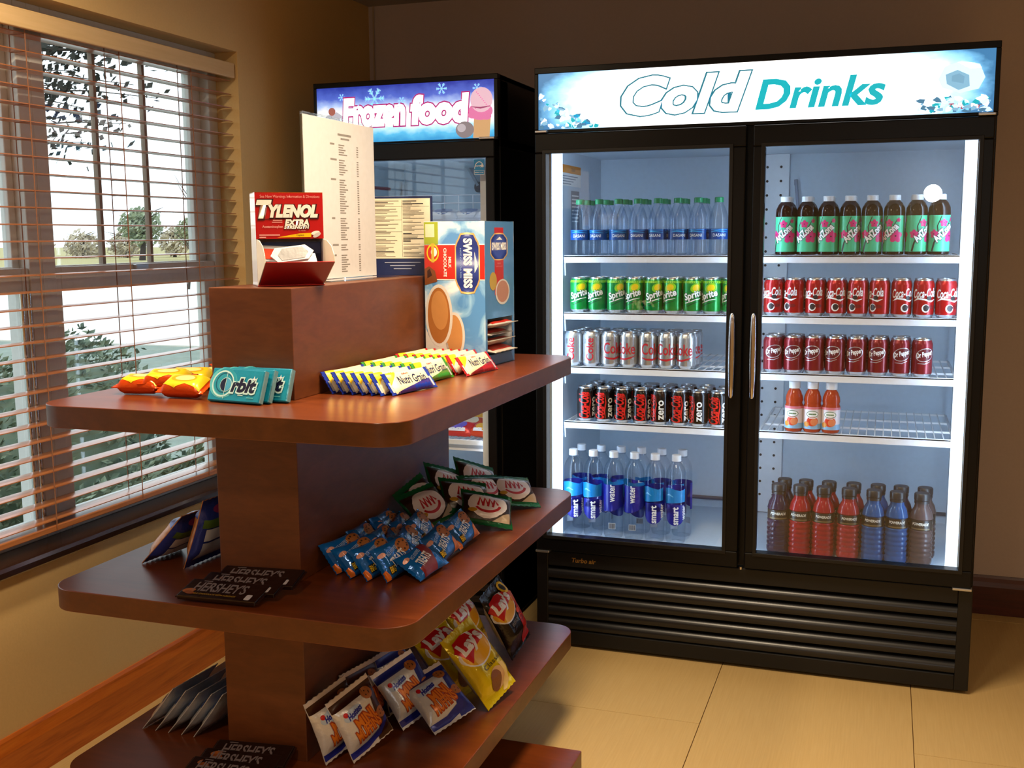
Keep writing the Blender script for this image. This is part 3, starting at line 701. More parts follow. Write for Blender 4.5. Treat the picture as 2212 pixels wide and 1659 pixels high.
d = Decal(); d.poly([(0.01, 0.07), (0.04, 0.10), (0.08, 0.11), (0.11, 0.09), (0.105, 0.06), (0.01, 0.05)], glow('#b9bccb', 0.8), 0); d.ell(0.06, 0.112, 0.014, 0.014, P8, 1); d.ell(0.05, 0.05, 0.05, 0.014, glow('#40405a', 0.4), 1); d.build('food_print', SF_, fs, clip=CLF)
# freezer fittings
for z in (1.49, 1.20, 0.93, 0.69):
    o = wire_shelf(FX0+0.05, FX1-0.05, z, FR, FY+0.09, 0.66)
    if z < 0.7:
        MB().prism(rrect(FX0+0.05, FX1-0.036, 0.662, 0.70, 0.012, 4), 'y', FY+0.07, FY+0.085).build('price_rail', WHITE, o, fixn=True)
        MB().box(FX0+0.06, FX1-0.085, FY+0.0685, FY+0.07, 0.672, 0.684).build('price_strip', flat('#9aa4b0', 0.5), o)
bk = MB()
for i in range(9): bk.tube([(FX0+0.09+0.06*i, 0.45, 1.60), (FX0+0.09+0.06*i, 0.45, 1.505)], 0.0022, 5)
for z in (1.60, 1.57, 1.54): bk.tube([(FX0+0.07, 0.45, z), (FX1-0.07, 0.45, z)], 0.0022, 5)
bk.build('basket_wires', SHW, FR)
MB().prism([(-0.463+0.016*math.cos(t), 1.640+0.022*math.sin(t)) for t in [2*PI*i/16 for i in range(16)]], 'y', 0.675, 0.70).build('dial', flat('#3c444c', 0.4), FR, fixn=True)
MB().tube([(-0.463, 0.68, 1.645), (-0.505, 0.685, 1.715)], 0.008, 8).build('dial_arm', flat('#9fb0ba', 0.4), FR)
MB().box(FX0+0.045, FX0+0.047, 0.40, 0.56, 1.628, 1.640).build('warning_strip', flat('#8a4858', 0.5), FR)
MB().box(-0.797, -0.788, 0.66, 0.70, 1.57, 1.66).build('bracket', CHROME, FR)
# ------------------------------------------------------------------ cans
CAN_R, CAN_H = 0.0319, 0.122
CAN_PROF = [(0.0, 0.006), (0.020, 0.004), (0.0245, 0.0), (0.0265, 0.001), (0.0312, 0.010), (CAN_R, 0.014), (CAN_R, 0.103), (0.0313, 0.107), (0.0275, 0.1165), (0.0268, 0.1185), (0.0275, 0.1205), (0.0272, 0.122), (0.0255, 0.1215), (0.0245, 0.1185), (0.0, 0.118)]
def can(name, col, metal, rough, art):
    al = flat('#c9cacd', 0.28, 1.0)
    mats = [1]*4 + [0]*4 + [1]*6
    o = MB().lathe(CAN_PROF, 28, mats=mats).build(name, [flat(col, rough, metal, 0.5, 0.3), al], smooth=35)
    MB().prism([(0.011*math.cos(t)*0.55, -0.006+0.011*math.sin(t)) for t in [2*PI*i/12 for i in range(12)]], 'z', 0.1183, 0.1198).build('pull_tab', al, o)
    d = Decal(); art(d); d.build('printed_label', on_cyl([(CAN_R, 0.0), (CAN_R, 0.103), (0.0313, 0.107), (0.0275, 0.1165), (0.0275, 0.122)]), o, du=0.008, dv=0.02)
    return o
LEMON, LIME, DKG = flat('#f2cf12', 0.35), flat('#8fd01e', 0.35), flat('#065526', 0.35)
def art_sprite(d):
    for s_ in (-1, 1):
        c = s_*0.051
        d.ell(c+0.010, 0.088, 0.021, 0.015, LIME, 0, 20); d.ell(c+0.010, 0.089, 0.0135, 0.0105, LEMON, 1, 25)
        d.text('Sprite', c+0.001, 0.061, DKG, 2, w=0.066, h=0.031, rot=17, shear=0.12, bold=0.075); d.text('Sprite', c, 0.062, TXTW, 3, w=0.064, h=0.029, rot=17, shear=0.12, bold=0.03)
        d.stroke([(c-0.03, 0.036), (c-0.015, 0.040), (c+0.005, 0.048), (c+0.028, 0.052)], [0.001, 0.0035, 0.0032, 0.001], TXTW, 2)
        d.stroke([(c-0.028, 0.031), (c-0.020, 0.026), (c-0.002, 0.036), (c+0.03, 0.046)], [0.001, 0.003, 0.004, 0.001], DKG, 1)
    d.rect(-0.102, 0.102, 0.104, 0.111, LIME, 0)
CRED, SILV, GRY = flat('#b50f18', 0.3), flat('#d5d6d8', 0.3, 0.6), flat('#2c2528', 0.4)
def art_coke(d):
    for s_ in (-1, 1):
        c = s_*0.051
        d.text('Coca-Cola', c, 0.078, TXTW, 1, w=0.074, h=0.027, rot=4, shear=0.35, bold=0.02)
        d.stroke([(c-0.036, 0.052), (c-0.02, 0.061), (c, 0.058), (c+0.02, 0.052), (c+0.036, 0.058)], [0.001, 0.006, 0.005, 0.006, 0.001], TXTW, 1)
        d.ell(c+0.004, 0.030, 0.012, 0.013, TXTW, 1); d.ell(c+0.005, 0.031, 0.0085, 0.010, GRY, 2); d.ell(c+0.022, 0.034, 0.012, 0.006, flat('#7a0a12', 0.35), 1); d.ell(c+0.014, 0.062, 0.008, 0.007, GRY, 2)
DRED = flat('#c01a28', 0.35)
def art_diet(d):
    d.text('Coke', 0.0, 0.066, DRED, 1, w=0.075, h=0.038, bold=0.012); d.text('Diet', -0.020, 0.094, GRY, 1, w=0.018, shear=0.2)
    d.stroke([(-0.038, 0.036), (-0.02, 0.030), (0.0, 0.029), (0.02, 0.034), (0.04, 0.042)], [0.002, 0.006, 0.007, 0.005, 0.001], DRED, 1)
    d.rect(0.02, 0.034, 0.012, 0.028, flat('#9a9ca0', 0.5), 1)
    d.text('Coke', 0.100, 0.060, DRED, 1, w=0.078, h=0.026, rot=90, bold=0.012); d.text('Diet', 0.084, 0.088, GRY, 1, w=0.018, rot=90, shear=0.2)
def art_zero(d):
    d.text('Coca-Cola', -0.012, 0.058, flat('#d9251c', 0.3), 1, w=0.092, h=0.036, rot=90, shear=0.3, bold=0.03); d.stroke([(0.012, 0.014), (0.008, 0.04), (0.013, 0.07), (0.009, 0.1)], [0.001, 0.005, 0.004, 0.001], flat('#d9251c', 0.3), 1)
    d.text('zero', 0.030, 0.052, TXTW, 1, w=0.066, h=0.017, rot=90, bold=0.02)
    d.text('Coca-Cola', 0.088, 0.058, flat('#d9251c', 0.3), 1, w=0.09, h=0.034, rot=90, shear=0.3, bold=0.03)
    for k in range(5): d.ell(-0.062+0.006*(k % 2), 0.03+0.014*k, 0.006, 0.0055, flat('#c9cacd', 0.3), 1)
    for k in range(4): d.rect(-0.084, -0.078, 0.02+0.02*k, 0.033+0.02*k, flat('#77787c', 0.4), 1)
MAROON = flat('#65101c', 0.35)
def art_pepper(d):
    for s_ in (-1, 1):
        c = s_*0.051
        d.ell(c, 0.071, 0.027, 0.019, MAROON, 0, 16); d.ring(c, 0.071, 0.028, 0.020, 0.0022, SILV, 1, 16)
        d.text('Dr Pepper', c, 0.072, TXTW, 2, w=0.052, h=0.020, rot=14, shear=0.2, bold=0.03)
        d.stroke([(c-0.022, 0.044), (c, 0.043), (c+0.018, 0.050)], [0.001, 0.003, 0.001], SILV, 1)
    d.rect(-0.005, 0.012, 0.02, 0.04, flat('#b98a90', 0.5), 1)
def ordw(i): return ORD[i]
def row(proto, xs, y, z, labels, group, cat, angs, used):
    for i, x in enumerate(xs):
        if not used[0]: o = proto; used[0] = True
        else: o = dup(proto)
        o.location = (x, y, z+0.0008); o.rotation_euler = (0, 0, math.radians(angs[i % len(angs)]))
        tag(o, labels(i), cat, group)
def U(arc): return -math.degrees(arc/CAN_R)  # turn so that label arc position faces forward
YF = 0.155
F = math.degrees(0.051/CAN_R)
def front(desc, side): return lambda i: '%s, front row, %s from the %s' % (desc, ordw(i), side)
def back(desc, side, rw='second'): return lambda i: '%s, %s row back, %s from the %s' % (desc, rw, ordw(i), side)
WALL_, POST_ = 'lit side wall', 'centre post'
# green soda
p = can('soda_can', '#08913a', 0.35, 0.28, art_sprite); u = [False]
xs = [0.111+0.0663*i for i in range(9)]
row(p, xs, YF, 1.174, front('green lemon soda can', WALL_), 'green soda cans', 'can', [F+14, F-10, F+22, F-6, F+18, F-26, F+16, F-16, F-30], u)
row(p, [x+0.002 for x in xs], YF+0.067, 1.174, back('green lemon soda can', WALL_), 'green soda cans', 'can', [F, F+90, F+40], u)
# diet
p = can('soda_can', '#c3c5c8', 0.75, 0.27, art_diet); u = [False]
xs = [0.091+0.0667*i for i in range(7)]
row(p, xs, YF, 0.985, front('silver diet soda can', WALL_), 'silver soda cans', 'can', [U(0.094)-16, U(0.100), 24+14, -16, 40, 10, -20], u)
row(p, [0.098+0.0665*i for i in range(7)], YF+0.067, 0.985, back('silver diet soda can', WALL_), 'silver soda cans', 'can', [-8, 40, 10, 60], u)
row(p, [0.096+0.0665*i for i in range(7)], YF+0.134, 0.985, back('silver diet soda can', WALL_, 'third'), 'silver soda cans', 'can', [5, 50, 20], u)
# black zero
p = can('soda_can', '#17100f', 0.3, 0.25, art_zero); u = [False]
xs = [0.137+0.0667*i for i in range(8)]
row(p, xs, YF, 0.789, front('black soda can with red script', WALL_), 'black soda cans', 'can', [20, 0, 8, 16, -38, 4, -42, -6], u)
row(p, [x+0.010 for x in xs], YF+0.068, 0.789, back('black soda can with red script', WALL_), 'black soda cans', 'can', [-50, -60, 30, -55], u)
row(p, [x+0.008 for x in xs], YF+0.136, 0.789, back('black soda can with red script', WALL_, 'third'), 'black soda cans', 'can', [30, 0, -30], u)
# red cola
p = can('soda_can', '#b30d15', 0.35, 0.28, art_coke); u = [False]
xs = [0.778+0.0665*i for i in range(9)]
row(p, xs, YF, 1.174, front('bright red cola can', POST_), 'red cola cans', 'can', [F-16, F-48, F-20, F-10, F-38, F-46, F+12, F+4, F+10], u)
row(p, [x+0.001 for x in xs], YF+0.067, 1.174, back('bright red cola can', POST_), 'red cola cans', 'can', [F, F+50, F-70], u)
# maroon
p = can('soda_can', '#861522', 0.35, 0.28, art_pepper); u = [False]
xs = [0.781+0.0664*i for i in range(8)]
row(p, xs, YF, 0.985, front('dark maroon soda can', POST_), 'maroon soda cans', 'can', [F+10, F-4, F-16, F-20, F-14, F-8, F+12, F+16], u)
row(p, [x+0.004 for x in xs[:7]], YF+0.067, 0.985, back('dark maroon soda can', POST_), 'maroon soda cans', 'can', [F+90, F+40], u)

# ------------------------------------------------------------------ bottles
PET = clear('clear_plastic_bottle', (0.985, 0.99, 1.0), (0.62, 0.72, 0.84), 1.36, 0.04)
def band(prof_r, z0, z1, mt, name, parent, extra=0.0006, seg=28):
    return MB().lathe([(prof_r+extra, z0), (prof_r+extra, z1)], seg).mesh(name, mt, 30)
def band_obj(r, z0, z1, mt, parent, name='label', seg=28):
    v = []; f = []
    for z in (z0, z1):
        for k in range(seg): a = 2*PI*k/seg; v.append((r*math.sin(a), -r*math.cos(a), z))
    for k in range(seg): f.append((k, (k+1) % seg, seg+(k+1) % seg, seg+k))
    return MB().add(v, f).build(name, mt, parent, smooth=60)
def cap_obj(r, z0, z1, col, parent):
    pr = [(r, z0), (r, z1-0.002), (r-0.002, z1), (0, z1)]
    return MB().lathe(pr, 20).build('cap', flat(col, 0.4), parent, smooth=40)
# small water bottles
BR = 0.0325
pr = [(0.0, 0.004), (0.02, 0.0), (0.028, 0.001), (BR, 0.008)]
for k in range(4): z = 0.012+0.009*k; pr += [(BR, z), (BR-0.0014, z+0.0045)]
pr += [(BR, 0.052), (BR, 0.088)]
for k in range(4): z = 0.092+0.008*k; pr += [(BR-0.0014, z), (BR, z+0.004)]
pr += [(0.031, 0.128), (0.026, 0.145), (0.019, 0.162), (0.014, 0.170), (0.0135, 0.176)]
wb = MB().lathe(pr, 24).build('water_bottle', PET, smooth=40)
cap_obj(0.0148, 0.175, 0.192, '#0b7a4a', wb)
MB().lathe([(0.0165, 0.172), (0.0165, 0.1745)], 18).build('neck_ring', PET, wb, smooth=40)
lb = band_obj(BR+0.0008, 0.053, 0.088, flat('#0c3f86', 0.3), wb)
d = Decal()
for s_ in (-1, 0, 1):
    c = s_*0.068; d.text('DASANI', c, 0.067, TXTW, 2, w=0.042, h=0.010); d.stroke([(c-0.03, 0.078), (c-0.01, 0.081), (c+0.03, 0.077)], [0.001, 0.004, 0.001], flat('#2f9fd6', 0.3), 1)
    d.rect(c-0.03, c+0.03, 0.0835, 0.0865, flat('#2a80c8', 0.3), 1)
d.build('label_print', on_cyl(BR+0.0008), lb, du=0.008)
u = [False]; xs = [0.114+0.0685*i for i in range(9)]
row(wb, xs, YF, 1.371, front('clear water bottle with green cap', WALL_), 'small water bottles', 'bottle', [8, -12, 14, 4, -10, 20, -6, 12, 30], u)
row(wb, [x+0.006 for x in xs[:7]], YF+0.07, 1.371, back('clear water bottle with green cap', WALL_), 'small water bottles', 'bottle', [20, -30, 50], u)
row(wb, [x+0.002 for x in xs[:7]], YF+0.14, 1.371, back('clear water bottle with green cap', WALL_, 'third'), 'small water bottles', 'bottle', [10, 70], u)
# tall water bottles
SR = 0.0355
pr = [(0.0, 0.008), (0.024, 0.0), (0.032, 0.001), (0.0345, 0.010), (SR, 0.02), (0.0345, 0.045), (SR, 0.055), (SR, 0.20), (0.0351, 0.225), (0.034, 0.250), (0.027, 0.268), (0.018, 0.281), (0.0145, 0.286), (0.014, 0.294)]
sb = MB().lathe(pr, 28).build('water_bottle', clear('clear_plastic_tall', (0.995, 0.997, 1.0), (0.74, 0.80, 0.87), 1.36, 0.04), smooth=40)
cap_obj(0.0162, 0.290, 0.312, '#e4e6ea', sb)
MB().lathe([(0.0178, 0.286), (0.0178, 0.289)], 18).build('neck_ring', PET, sb, smooth=40)
CYB, NAV = flat('#1583c8', 0.35), flat('#1c1e8c', 0.35)
d = Decal()
d.poly([(-0.056, 0.150), (-0.036, 0.142), (0.0, 0.147), (0.04, 0.150), (0.04, 0.196), (0.02, 0.190), (-0.02, 0.200), (-0.056, 0.192)], CYB, 0)
d.ell(0.002, 0.104, 0.036, 0.038, NAV, 1); d.rect(-0.034, 0.038, 0.110, 0.140, NAV, 1); d.text('smart', 0.004, 0.101, TXTW, 2, w=0.062, h=0.017, rot=90, bold=0.03); d.text('water', 0.034, 0.112, TXTW, 2, w=0.05, h=0.012, rot=90, bold=0.02); d.stroke([(-0.03, 0.172), (-0.02, 0.176), (-0.004, 0.168)], [0.002, 0.006, 0.002], flat('#7cc4ea', 0.4), 1)
d.poly([(0.066, 0.10), (0.09, 0.098), (0.12, 0.10), (0.176, 0.122), (0.176, 0.196), (0.066, 0.196)], NAV, 0); d.text('water', 0.122, 0.166, TXTW, 1, w=0.062, h=0.018, rot=90, bold=0.02); d.rect(0.11, 0.135, 0.036, 0.058, flat('#b9bec8', 0.5), 0)
for k in range(6): d.rect(0.112+0.0037*k, 0.114+0.0037*k, 0.038, 0.056, GRY, 1)
d.build('label', on_cyl(SR), sb, du=0.008, dv=0.05, eps=0.0008)
US = lambda a: -math.degrees(a/SR)
xs = [0.088, 0.162, 0.237, 0.312, 0.386, 0.461]; ZD = 0.368
u = [False]
row(sb, xs, 0.165, ZD, lambda i: 'tall clear water bottle, front row on the cooler floor, %s from the lit side wall' % ordw(i), 'tall water bottles', 'bottle', [20, 4, US(0.120), US(0.122), -2, 2], u)
row(sb, [x+0.004 for x in xs], 0.262, ZD, lambda i: 'tall clear water bottle, rear row on the cooler floor, %s from the lit side wall' % ordw(i), 'tall water bottles', 'bottle', [-20, 40, 70, US(0.12), -40, -44], u)
# iced tea
AR = 0.0325
pr = [(0.0, 0.006), (0.024, 0.0), (0.031, 0.002), (AR, 0.010), (0.0315, 0.013), (0.0315, 0.122), (AR, 0.126), (AR, 0.132), (0.031, 0.148), (0.024, 0.163), (0.0165, 0.171), (0.0165, 0.176)]
tm, n, l, bs = new_mat('dark_tea_bottle'); bs.inputs['Base Color'].default_value = hexc('#2a0e08'); bs.inputs['Roughness'].default_value = 0.12; bs.inputs['Transmission Weight'].default_value = 0.25; bs.inputs['IOR'].default_value = 1.4
tb_ = MB().lathe(pr, 28).build('tea_bottle', tm, smooth=40)
cap_obj(0.0178, 0.172, 0.189, '#dfe3e6', tb_)
MINT, PINK, BRAN, DPK = flat('#4fc994', 0.35), flat('#dc2f78', 0.35), flat('#2c2a26', 0.4), flat('#7a1238', 0.4)
lb = band_obj(0.0321, 0.011, 0.124, MINT, tb_)
d = Decal()
def blossom(c, z, r):
    for k in range(5):
        a = k*2*PI/5+0.3; d.ell(c+r*0.62*math.cos(a), z+r*0.62*math.sin(a), r*0.55, r*0.46, PINK, 1, math.degrees(a), 12)
    d.ell(c, z, r*0.5, r*0.5, PINK, 2, n=12); d.ell(c, z, r*0.14, r*0.14, BRAN, 3, n=8)
for s_ in (-1, 1):
    c = s_*0.054
    d.stroke([(c-0.035, 0.012), (c-0.028, 0.04), (c-0.016, 0.062), (c-0.02, 0.09), (c-0.008, 0.122)], [0.006, 0.005, 0.004, 0.003, 0.002], BRAN, 0); d.stroke([(c-0.016, 0.062), (c+0.004, 0.075), (c+0.02, 0.105), (c+0.03, 0.12)], [0.004, 0.003, 0.002, 0.001], BRAN, 0)
    blossom(c+0.020, 0.060, 0.019); blossom(c-0.001, 0.100, 0.011); blossom(c-0.030, 0.066, 0.012); blossom(c+0.028, 0.11, 0.006)
    d.text('AriZona', c-0.002, 0.071, flat('#55525a', 0.4), 3, w=0.070, h=0.022, rot=44, bold=0.08); d.text('AriZona', c-0.002, 0.071, TXTW, 4, w=0.068, h=0.021, rot=44, bold=0.04)
d.build('label_print', on_cyl(0.0321), lb, du=0.008)
FA = math.degrees(0.054/0.0321)
xs = [0.811+0.067*i for i in range(8)]; u = [False]
row(tb_, xs, YF, 1.371, front('dark iced tea bottle with mint floral label', POST_), 'iced tea bottles', 'bottle', [FA-6, FA-8, FA-16, FA+22, FA+16, FA-26, FA+40, FA+24], u)
row(tb_, xs, YF+0.072, 1.371, back('dark iced tea bottle with mint floral label', POST_), 'iced tea bottles', 'bottle', [FA+60, FA-40], u)
# orange juice drinks
JR = 0.029
pr = [(0.0, 0.004), (0.02, 0.0), (0.026, 0.001), (JR, 0.008), (JR, 0.088), (0.0265, 0.094), (0.0265, 0.098), (0.0285, 0.104), (0.027, 0.118), (0.021, 0.134), (0.0155, 0.142), (0.0155, 0.146)]
tm, n, l, bs = new_mat('orange_juice_bottle'); bs.inputs['Base Color'].default_value = hexc('#d8542a'); bs.inputs['Roughness'].default_value = 0.14; bs.inputs['Transmission Weight'].default_value = 0.45; bs.inputs['IOR'].default_value = 1.33
jb = MB().lathe(pr, 24).build('juice_bottle', tm, smooth=40); cap_obj(0.0185, 0.144, 0.168, '#eef0f2', jb)
lb = band_obj(JR+0.0007, 0.012, 0.086, flat('#e9dfe4', 0.35), jb)
d = Decal(); OR_, PE_ = flat('#d9421f', 0.35), flat('#e8895a', 0.35)
for s_ in (-1, 1):
    c = s_*0.045
    d.rect(c-0.045, c+0.045, 0.012, 0.030, flat('#8fc0e6', 0.35), 0); d.rect(c-0.045, c+0.045, 0.078, 0.086, flat('#e07a86', 0.35), 0)
    d.ell(c, 0.038, 0.019, 0.016, OR_, 1); d.ell(c+0.006, 0.036, 0.012, 0.012, PE_, 2); d.ell(c-0.020, 0.028, 0.010, 0.009, flat('#e39a30', 0.35), 1)
    d.ell(c, 0.062, 0.020, 0.011, flat('#4c7a48', 0.35), 1); d.ell(c, 0.062, 0.018, 0.009, TXTW, 2)
    d.rect(c-0.012, c+0.012, 0.0600, 0.0642, flat('#5a8050', 0.4), 3); d.rect(c-0.010, c+0.010, 0.048, 0.051, TXTW, 2)
d.build('label_print', on_cyl(JR+0.0007), lb, du=0.008)
FJ = math.degrees(0.045/JR); u = [False]
row(jb, [0.855, 0.914, 0.973], 0.150, 0.789, lambda i: 'orange juice bottle with white cap, %s from the centre post' % ordw(i), 'orange juice bottles', 'bottle', [FJ-8, FJ+2, FJ-4], u)
# sports drinks
PR = 0.037
pr = [(0.0, 0.006), (0.026, 0.0), (0.034, 0.002), (PR, 0.010)]
for k in range(6): z = 0.016+0.016*k; pr += [(PR, z), (PR, z+0.006), (PR-0.0022, z+0.009), (PR-0.0022, z+0.012)]
pr += [(PR, 0.116), (PR-0.003, 0.119), (PR-0.003, 0.152), (PR, 0.155), (PR-0.002, 0.163), (0.031, 0.178), (0.024, 0.190), (0.0215, 0.196), (0.0225, 0.206)]
def sports(col):
    tm, n, l, bs = new_mat('sports_drink_' + col.strip('#')); bs.inputs['Base Color'].default_value = hexc(col); bs.inputs['Roughness'].default_value = 0.15; bs.inputs['Transmission Weight'].default_value = 0.35; bs.inputs['IOR'].default_value = 1.33
    o = MB().lathe(pr, 28).build('sports_bottle', tm, smooth=40)
    MB().lathe([(0.0235, 0.204), (0.0235, 0.212), (0.0225, 0.213), (0.0245, 0.215), (0.0245, 0.234), (0.022, 0.237), (0, 0.237)], 20).build('cap', flat('#1b1718', 0.4), o, smooth=40)
    lb_ = band_obj(PR-0.0015, 0.1195, 0.1515, flat('#241d16', 0.35), o); d_ = Decal()
    for k in range(3): d_.text('POWERADE', -0.075+0.075*k, 0.140, flat('#d6d2c4', 0.4), 1, w=0.052, h=0.0085, shear=0.15, bold=0.03); d_.rect(-0.106+0.075*k, -0.044+0.075*k, 0.122, 0.1265, flat('#6a5a3c', 0.4), 1)
    d_.build('label_print', on_cyl(PR-0.0015), lb_, du=0.008); return o
xs = [0.813, 0.884, 0.960, 1.040, 1.118, 1.191, 1.266]
kinds = ['#35203a', '#a81e28', '#a81e28', '#b03338', '#285c98', '#285c98', '#5c4a48']
nm_ = {'#35203a': 'dark purple', '#a81e28': 'bright red', '#b03338': 'paler red', '#285c98': 'blue', '#5c4a48': 'brownish grey'}
protos = {}
for rw, (yy, dx, ks) in enumerate(((0.150, 0.0, kinds), (0.235, 0.012, ['#35203a', '#a81e28', '#a81e28', '#b03338', '#285c98', '#35203a', '#5c4a48']))):
    for i, (x, c) in enumerate(zip(xs, ks)):
        if c not in protos: protos[c] = o = sports(c)
        else: o = dup(protos[c])
        o.location = (x+dx, yy, ZD+0.0008); o.rotation_euler = (0, 0, [4, -6, 3, 8, -3, 2, -5][i]*PI/180)
        tag(o, '%s sports drink bottle, %s row, %s from the centre post' % (nm_[c], ('front', 'rear')[rw], ordw(i)), 'bottle', 'sports drink bottles')
# ------------------------------------------------------------------ island display stand
ISX0, ISX1, ISY0, ISY1 = -0.553, 0.294, -1.733, -0.531
KX0, KX1, KY0, KY1 = -0.247, -0.045, -1.529, -0.683
Z1, Z2, Z3, ZR = 1.098, 0.701, 0.2865, 1.335
LAMT = wood('cherry_laminate_top', '#57240a', '#652d0d', '#733613', 2.6, (1.2, 9, 9), 0.30, bump=0.02, coat=0.25)
LAMC = wood('cherry_laminate_column', '#552911', '#613216', '#6d3a1b', 3.0, (3, 3, 10), 0.42, bump=0.02, coat=0.05)
LAME = wood('cherry_laminate_edge', '#4a260d', '#562d10', '#623515', 3.0, (5, 5, 9), 0.4, bump=0.02, coat=0.05)
isl = tag(empty('display_stand', (0, 0, 0)), 'cherry brown wooden display stand with wide rounded shelves around a centre column', 'display stand')
def slab(nm, x0, x1, y0, y1, z0, z1, r, bev=0.0016):
    pts = rrect(x0, x1, y0, y1, r, 10); mb = MB(); n_ = len(pts)
    mb.prism(pts, 'z', z0, z1)
    mb.m = [1, 0] + [1]*n_
    return mb.build(nm, [LAMT, LAME], isl, smooth=20, bevel=bev, fixn=True)
for z in (Z1, Z2, Z3): slab('shelf', ISX0, ISX1, ISY0, ISY1, z-0.047, z, 0.068)
for z0, z1 in ((Z1, ZR), (Z2, Z1-0.047), (Z3, Z2-0.047), (0.075, Z3-0.047)):
    MB().box(KX0, KX1, KY0, KY1, z0, z1).build('column', LAMC, isl, bevel=0.0015)
slab('base', -0.70, 0.42, -1.95, -0.927, 0.0, 0.10, 0.004, 0.002)

# ------------------------------------------------------------------ wrappers
import bisect
def bag_fn(w_, h_, t_, crimp, axis, seed, pinch=0.05, wr=0.0):
    """returns f(u,v,side): pillow pack, u across [-w/2,w/2], v up [0,h], crimped seals on the two ends of the axis"""
    def T(u, v):
        if axis == 'v': e = min(v, h_-v); sd = 1-abs(2*u/w_)
        else: e = w_/2-abs(u); sd = 1-abs(2*v/h_-1)
        g = max(0.0, min(1.0, (e-crimp)/(0.22*h_ if axis == 'v' else 0.09*w_))); g = g*g*(3-2*g)
        s_ = max(0.0, min(1.0, sd/0.55)); s_ = math.sqrt(max(0, 1-(1-s_)**2))
        k = noise.noise(Vector((u*22+seed, v*22, seed*0.37)))*wr*g*s_
        return t_/2*g*s_ + k + 0.0009
    def S(u, v):
        if axis == 'v': e = min(v, h_-v); g = max(0, min(1, (e-crimp)/(0.3*h_))); return u*(1-pinch*g), v
        e = w_/2-abs(u); g = max(0, min(1, (e-crimp)/(0.3*w_))); return u, h_/2+(v-h_/2)*(1-pinch*g)
    def f(u, v, side=1):
        a, b_ = S(u, v); return Vector((a, -side*T(u, v), b_))
    return f
def bag(name, w_, h_, t_, col, art=None, crimp=0.010, axis='v', seed=1.0, nu=16, nv=18, cols=None, rough=0.28, wr=0.0022, zig=True, back=None, pinch=0.05):
    f = bag_fn(w_, h_, t_, crimp, axis, seed, pinch, wr); mb = MB()
    us = [-w_/2 + w_*i/nu for i in range(nu+1)]; vs = [h_*j/nv for j in range(nv+1)]
    if axis == 'v': vs = [0, crimp*0.5, crimp] + [crimp + (h_-2*crimp)*j/(nv-4) for j in range(1, nv-4)] + [h_-crimp, h_-crimp*0.5, h_]
    else: us = [-w_/2, -w_/2+crimp*0.5, -w_/2+crimp] + [-w_/2+crimp+(w_-2*crimp)*j/(nu-4) for j in range(1, nu-4)] + [w_/2-crimp, w_/2-crimp*0.5, w_/2]
    NU, NV = len(us), len(vs)
    for side in (1, -1):
        V = [f(u, v, side) for v in vs for u in us]
        if zig:   # small teeth along the cut seal edge
            for j in range(NV):
                for i in range(NU):
                    q = V[j*NU+i]
                    if axis == 'v' and j in (0, NV-1) and i % 2: q.z += 0.0022 if j == 0 else -0.0022
                    if axis != 'v' and i in (0, NU-1) and j % 2: q.x += 0.0022 if i == 0 else -0.0022
        fs = []
        for j in range(NV-1):
            for i in range(NU-1):
                a = j*NU+i; q = (a, a+1, a+1+NU, a+NU); fs.append(q if side == 1 else q[::-1])
        if side == -1 and back: mb.add(V, fs, 1)
        else: mb.add(V, fs, 0)
    rim = [(0, NU, j*NU, (j+1)*NU) for j in range(0)]
    nb = NU*NV; ring = [i for i in range(NU)] + [j*NU+NU-1 for j in range(1, NV)] + [(NV-1)*NU+i for i in range(NU-2, -1, -1)] + [j*NU for j in range(NV-2, 0, -1)]
    for k in range(len(ring)): a, b_ = ring[k], ring[(k+1) % len(ring)]; mb.f.append((a, nb+a, nb+b_, b_)); mb.m.append(0)
    o = mb.build(name, [foil(col, rough)] + ([foil(back, rough)] if back else []), smooth=50)
    if art:
        d = Decal(); art(d, w_, h_)
        def fm(u, v):   # follow the wrapper's own facets
            i = max(0, min(NU-2, bisect.bisect_right(us, u)-1)); j = max(0, min(NV-2, bisect.bisect_right(vs, v)-1))
            a_ = min(1, max(0, (u-us[i])/(us[i+1]-us[i]))); b_ = min(1, max(0, (v-vs[j])/(vs[j+1]-vs[j])))
            p0, p1, p2, p3 = (Vector(mb.v[q]) for q in (j*NU+i, j*NU+i+1, (j+1)*NU+i, (j+1)*NU+i+1))
            p = (p0*(1-a_)+p1*a_)*(1-b_) + (p2*(1-a_)+p3*a_)*b_; n_ = (p1-p0+p3-p2).cross(p2-p0+p3-p1)
            return p, (n_.normalized() if n_.length > 1e-12 else Vector((0, -1, 0)))
        d.build('wrapper_print', fm, o, cuts=(us[1:-1], vs[1:-1]), eps=0.0006, step=0.0002, clip=(-w_/2+0.0008, w_/2-0.0008, 0.0008, h_-0.0008))
    return o
_seen = {}
def put(key, make, x, y, z, yaw, lean, roll=0, label=None, cat='snack', group=None, face=0):
    if key not in _seen: o = _seen[key] = make()
    else: o = dup(_seen[key])
    pose(o, x, y, z, yaw, lean, roll, face); tag(o, label, cat, group); return o
F_ = lambda c, r=0.3: foil(c, r, 0.15, 0.1)
CREAM, YEL, NAVT, BRN, COOK, CHIP, ORNG = F_('#efe2bd', 0.4), F_('#f0c81c'), F_('#1c2350'), F_('#4a2412'), F_('#a8642c', 0.5), F_('#3a1c10', 0.5), F_('#e0761c')
WHT, LBL, RED_ = F_('#eceef2'), F_('#b9cdea'), F_('#c4141c')

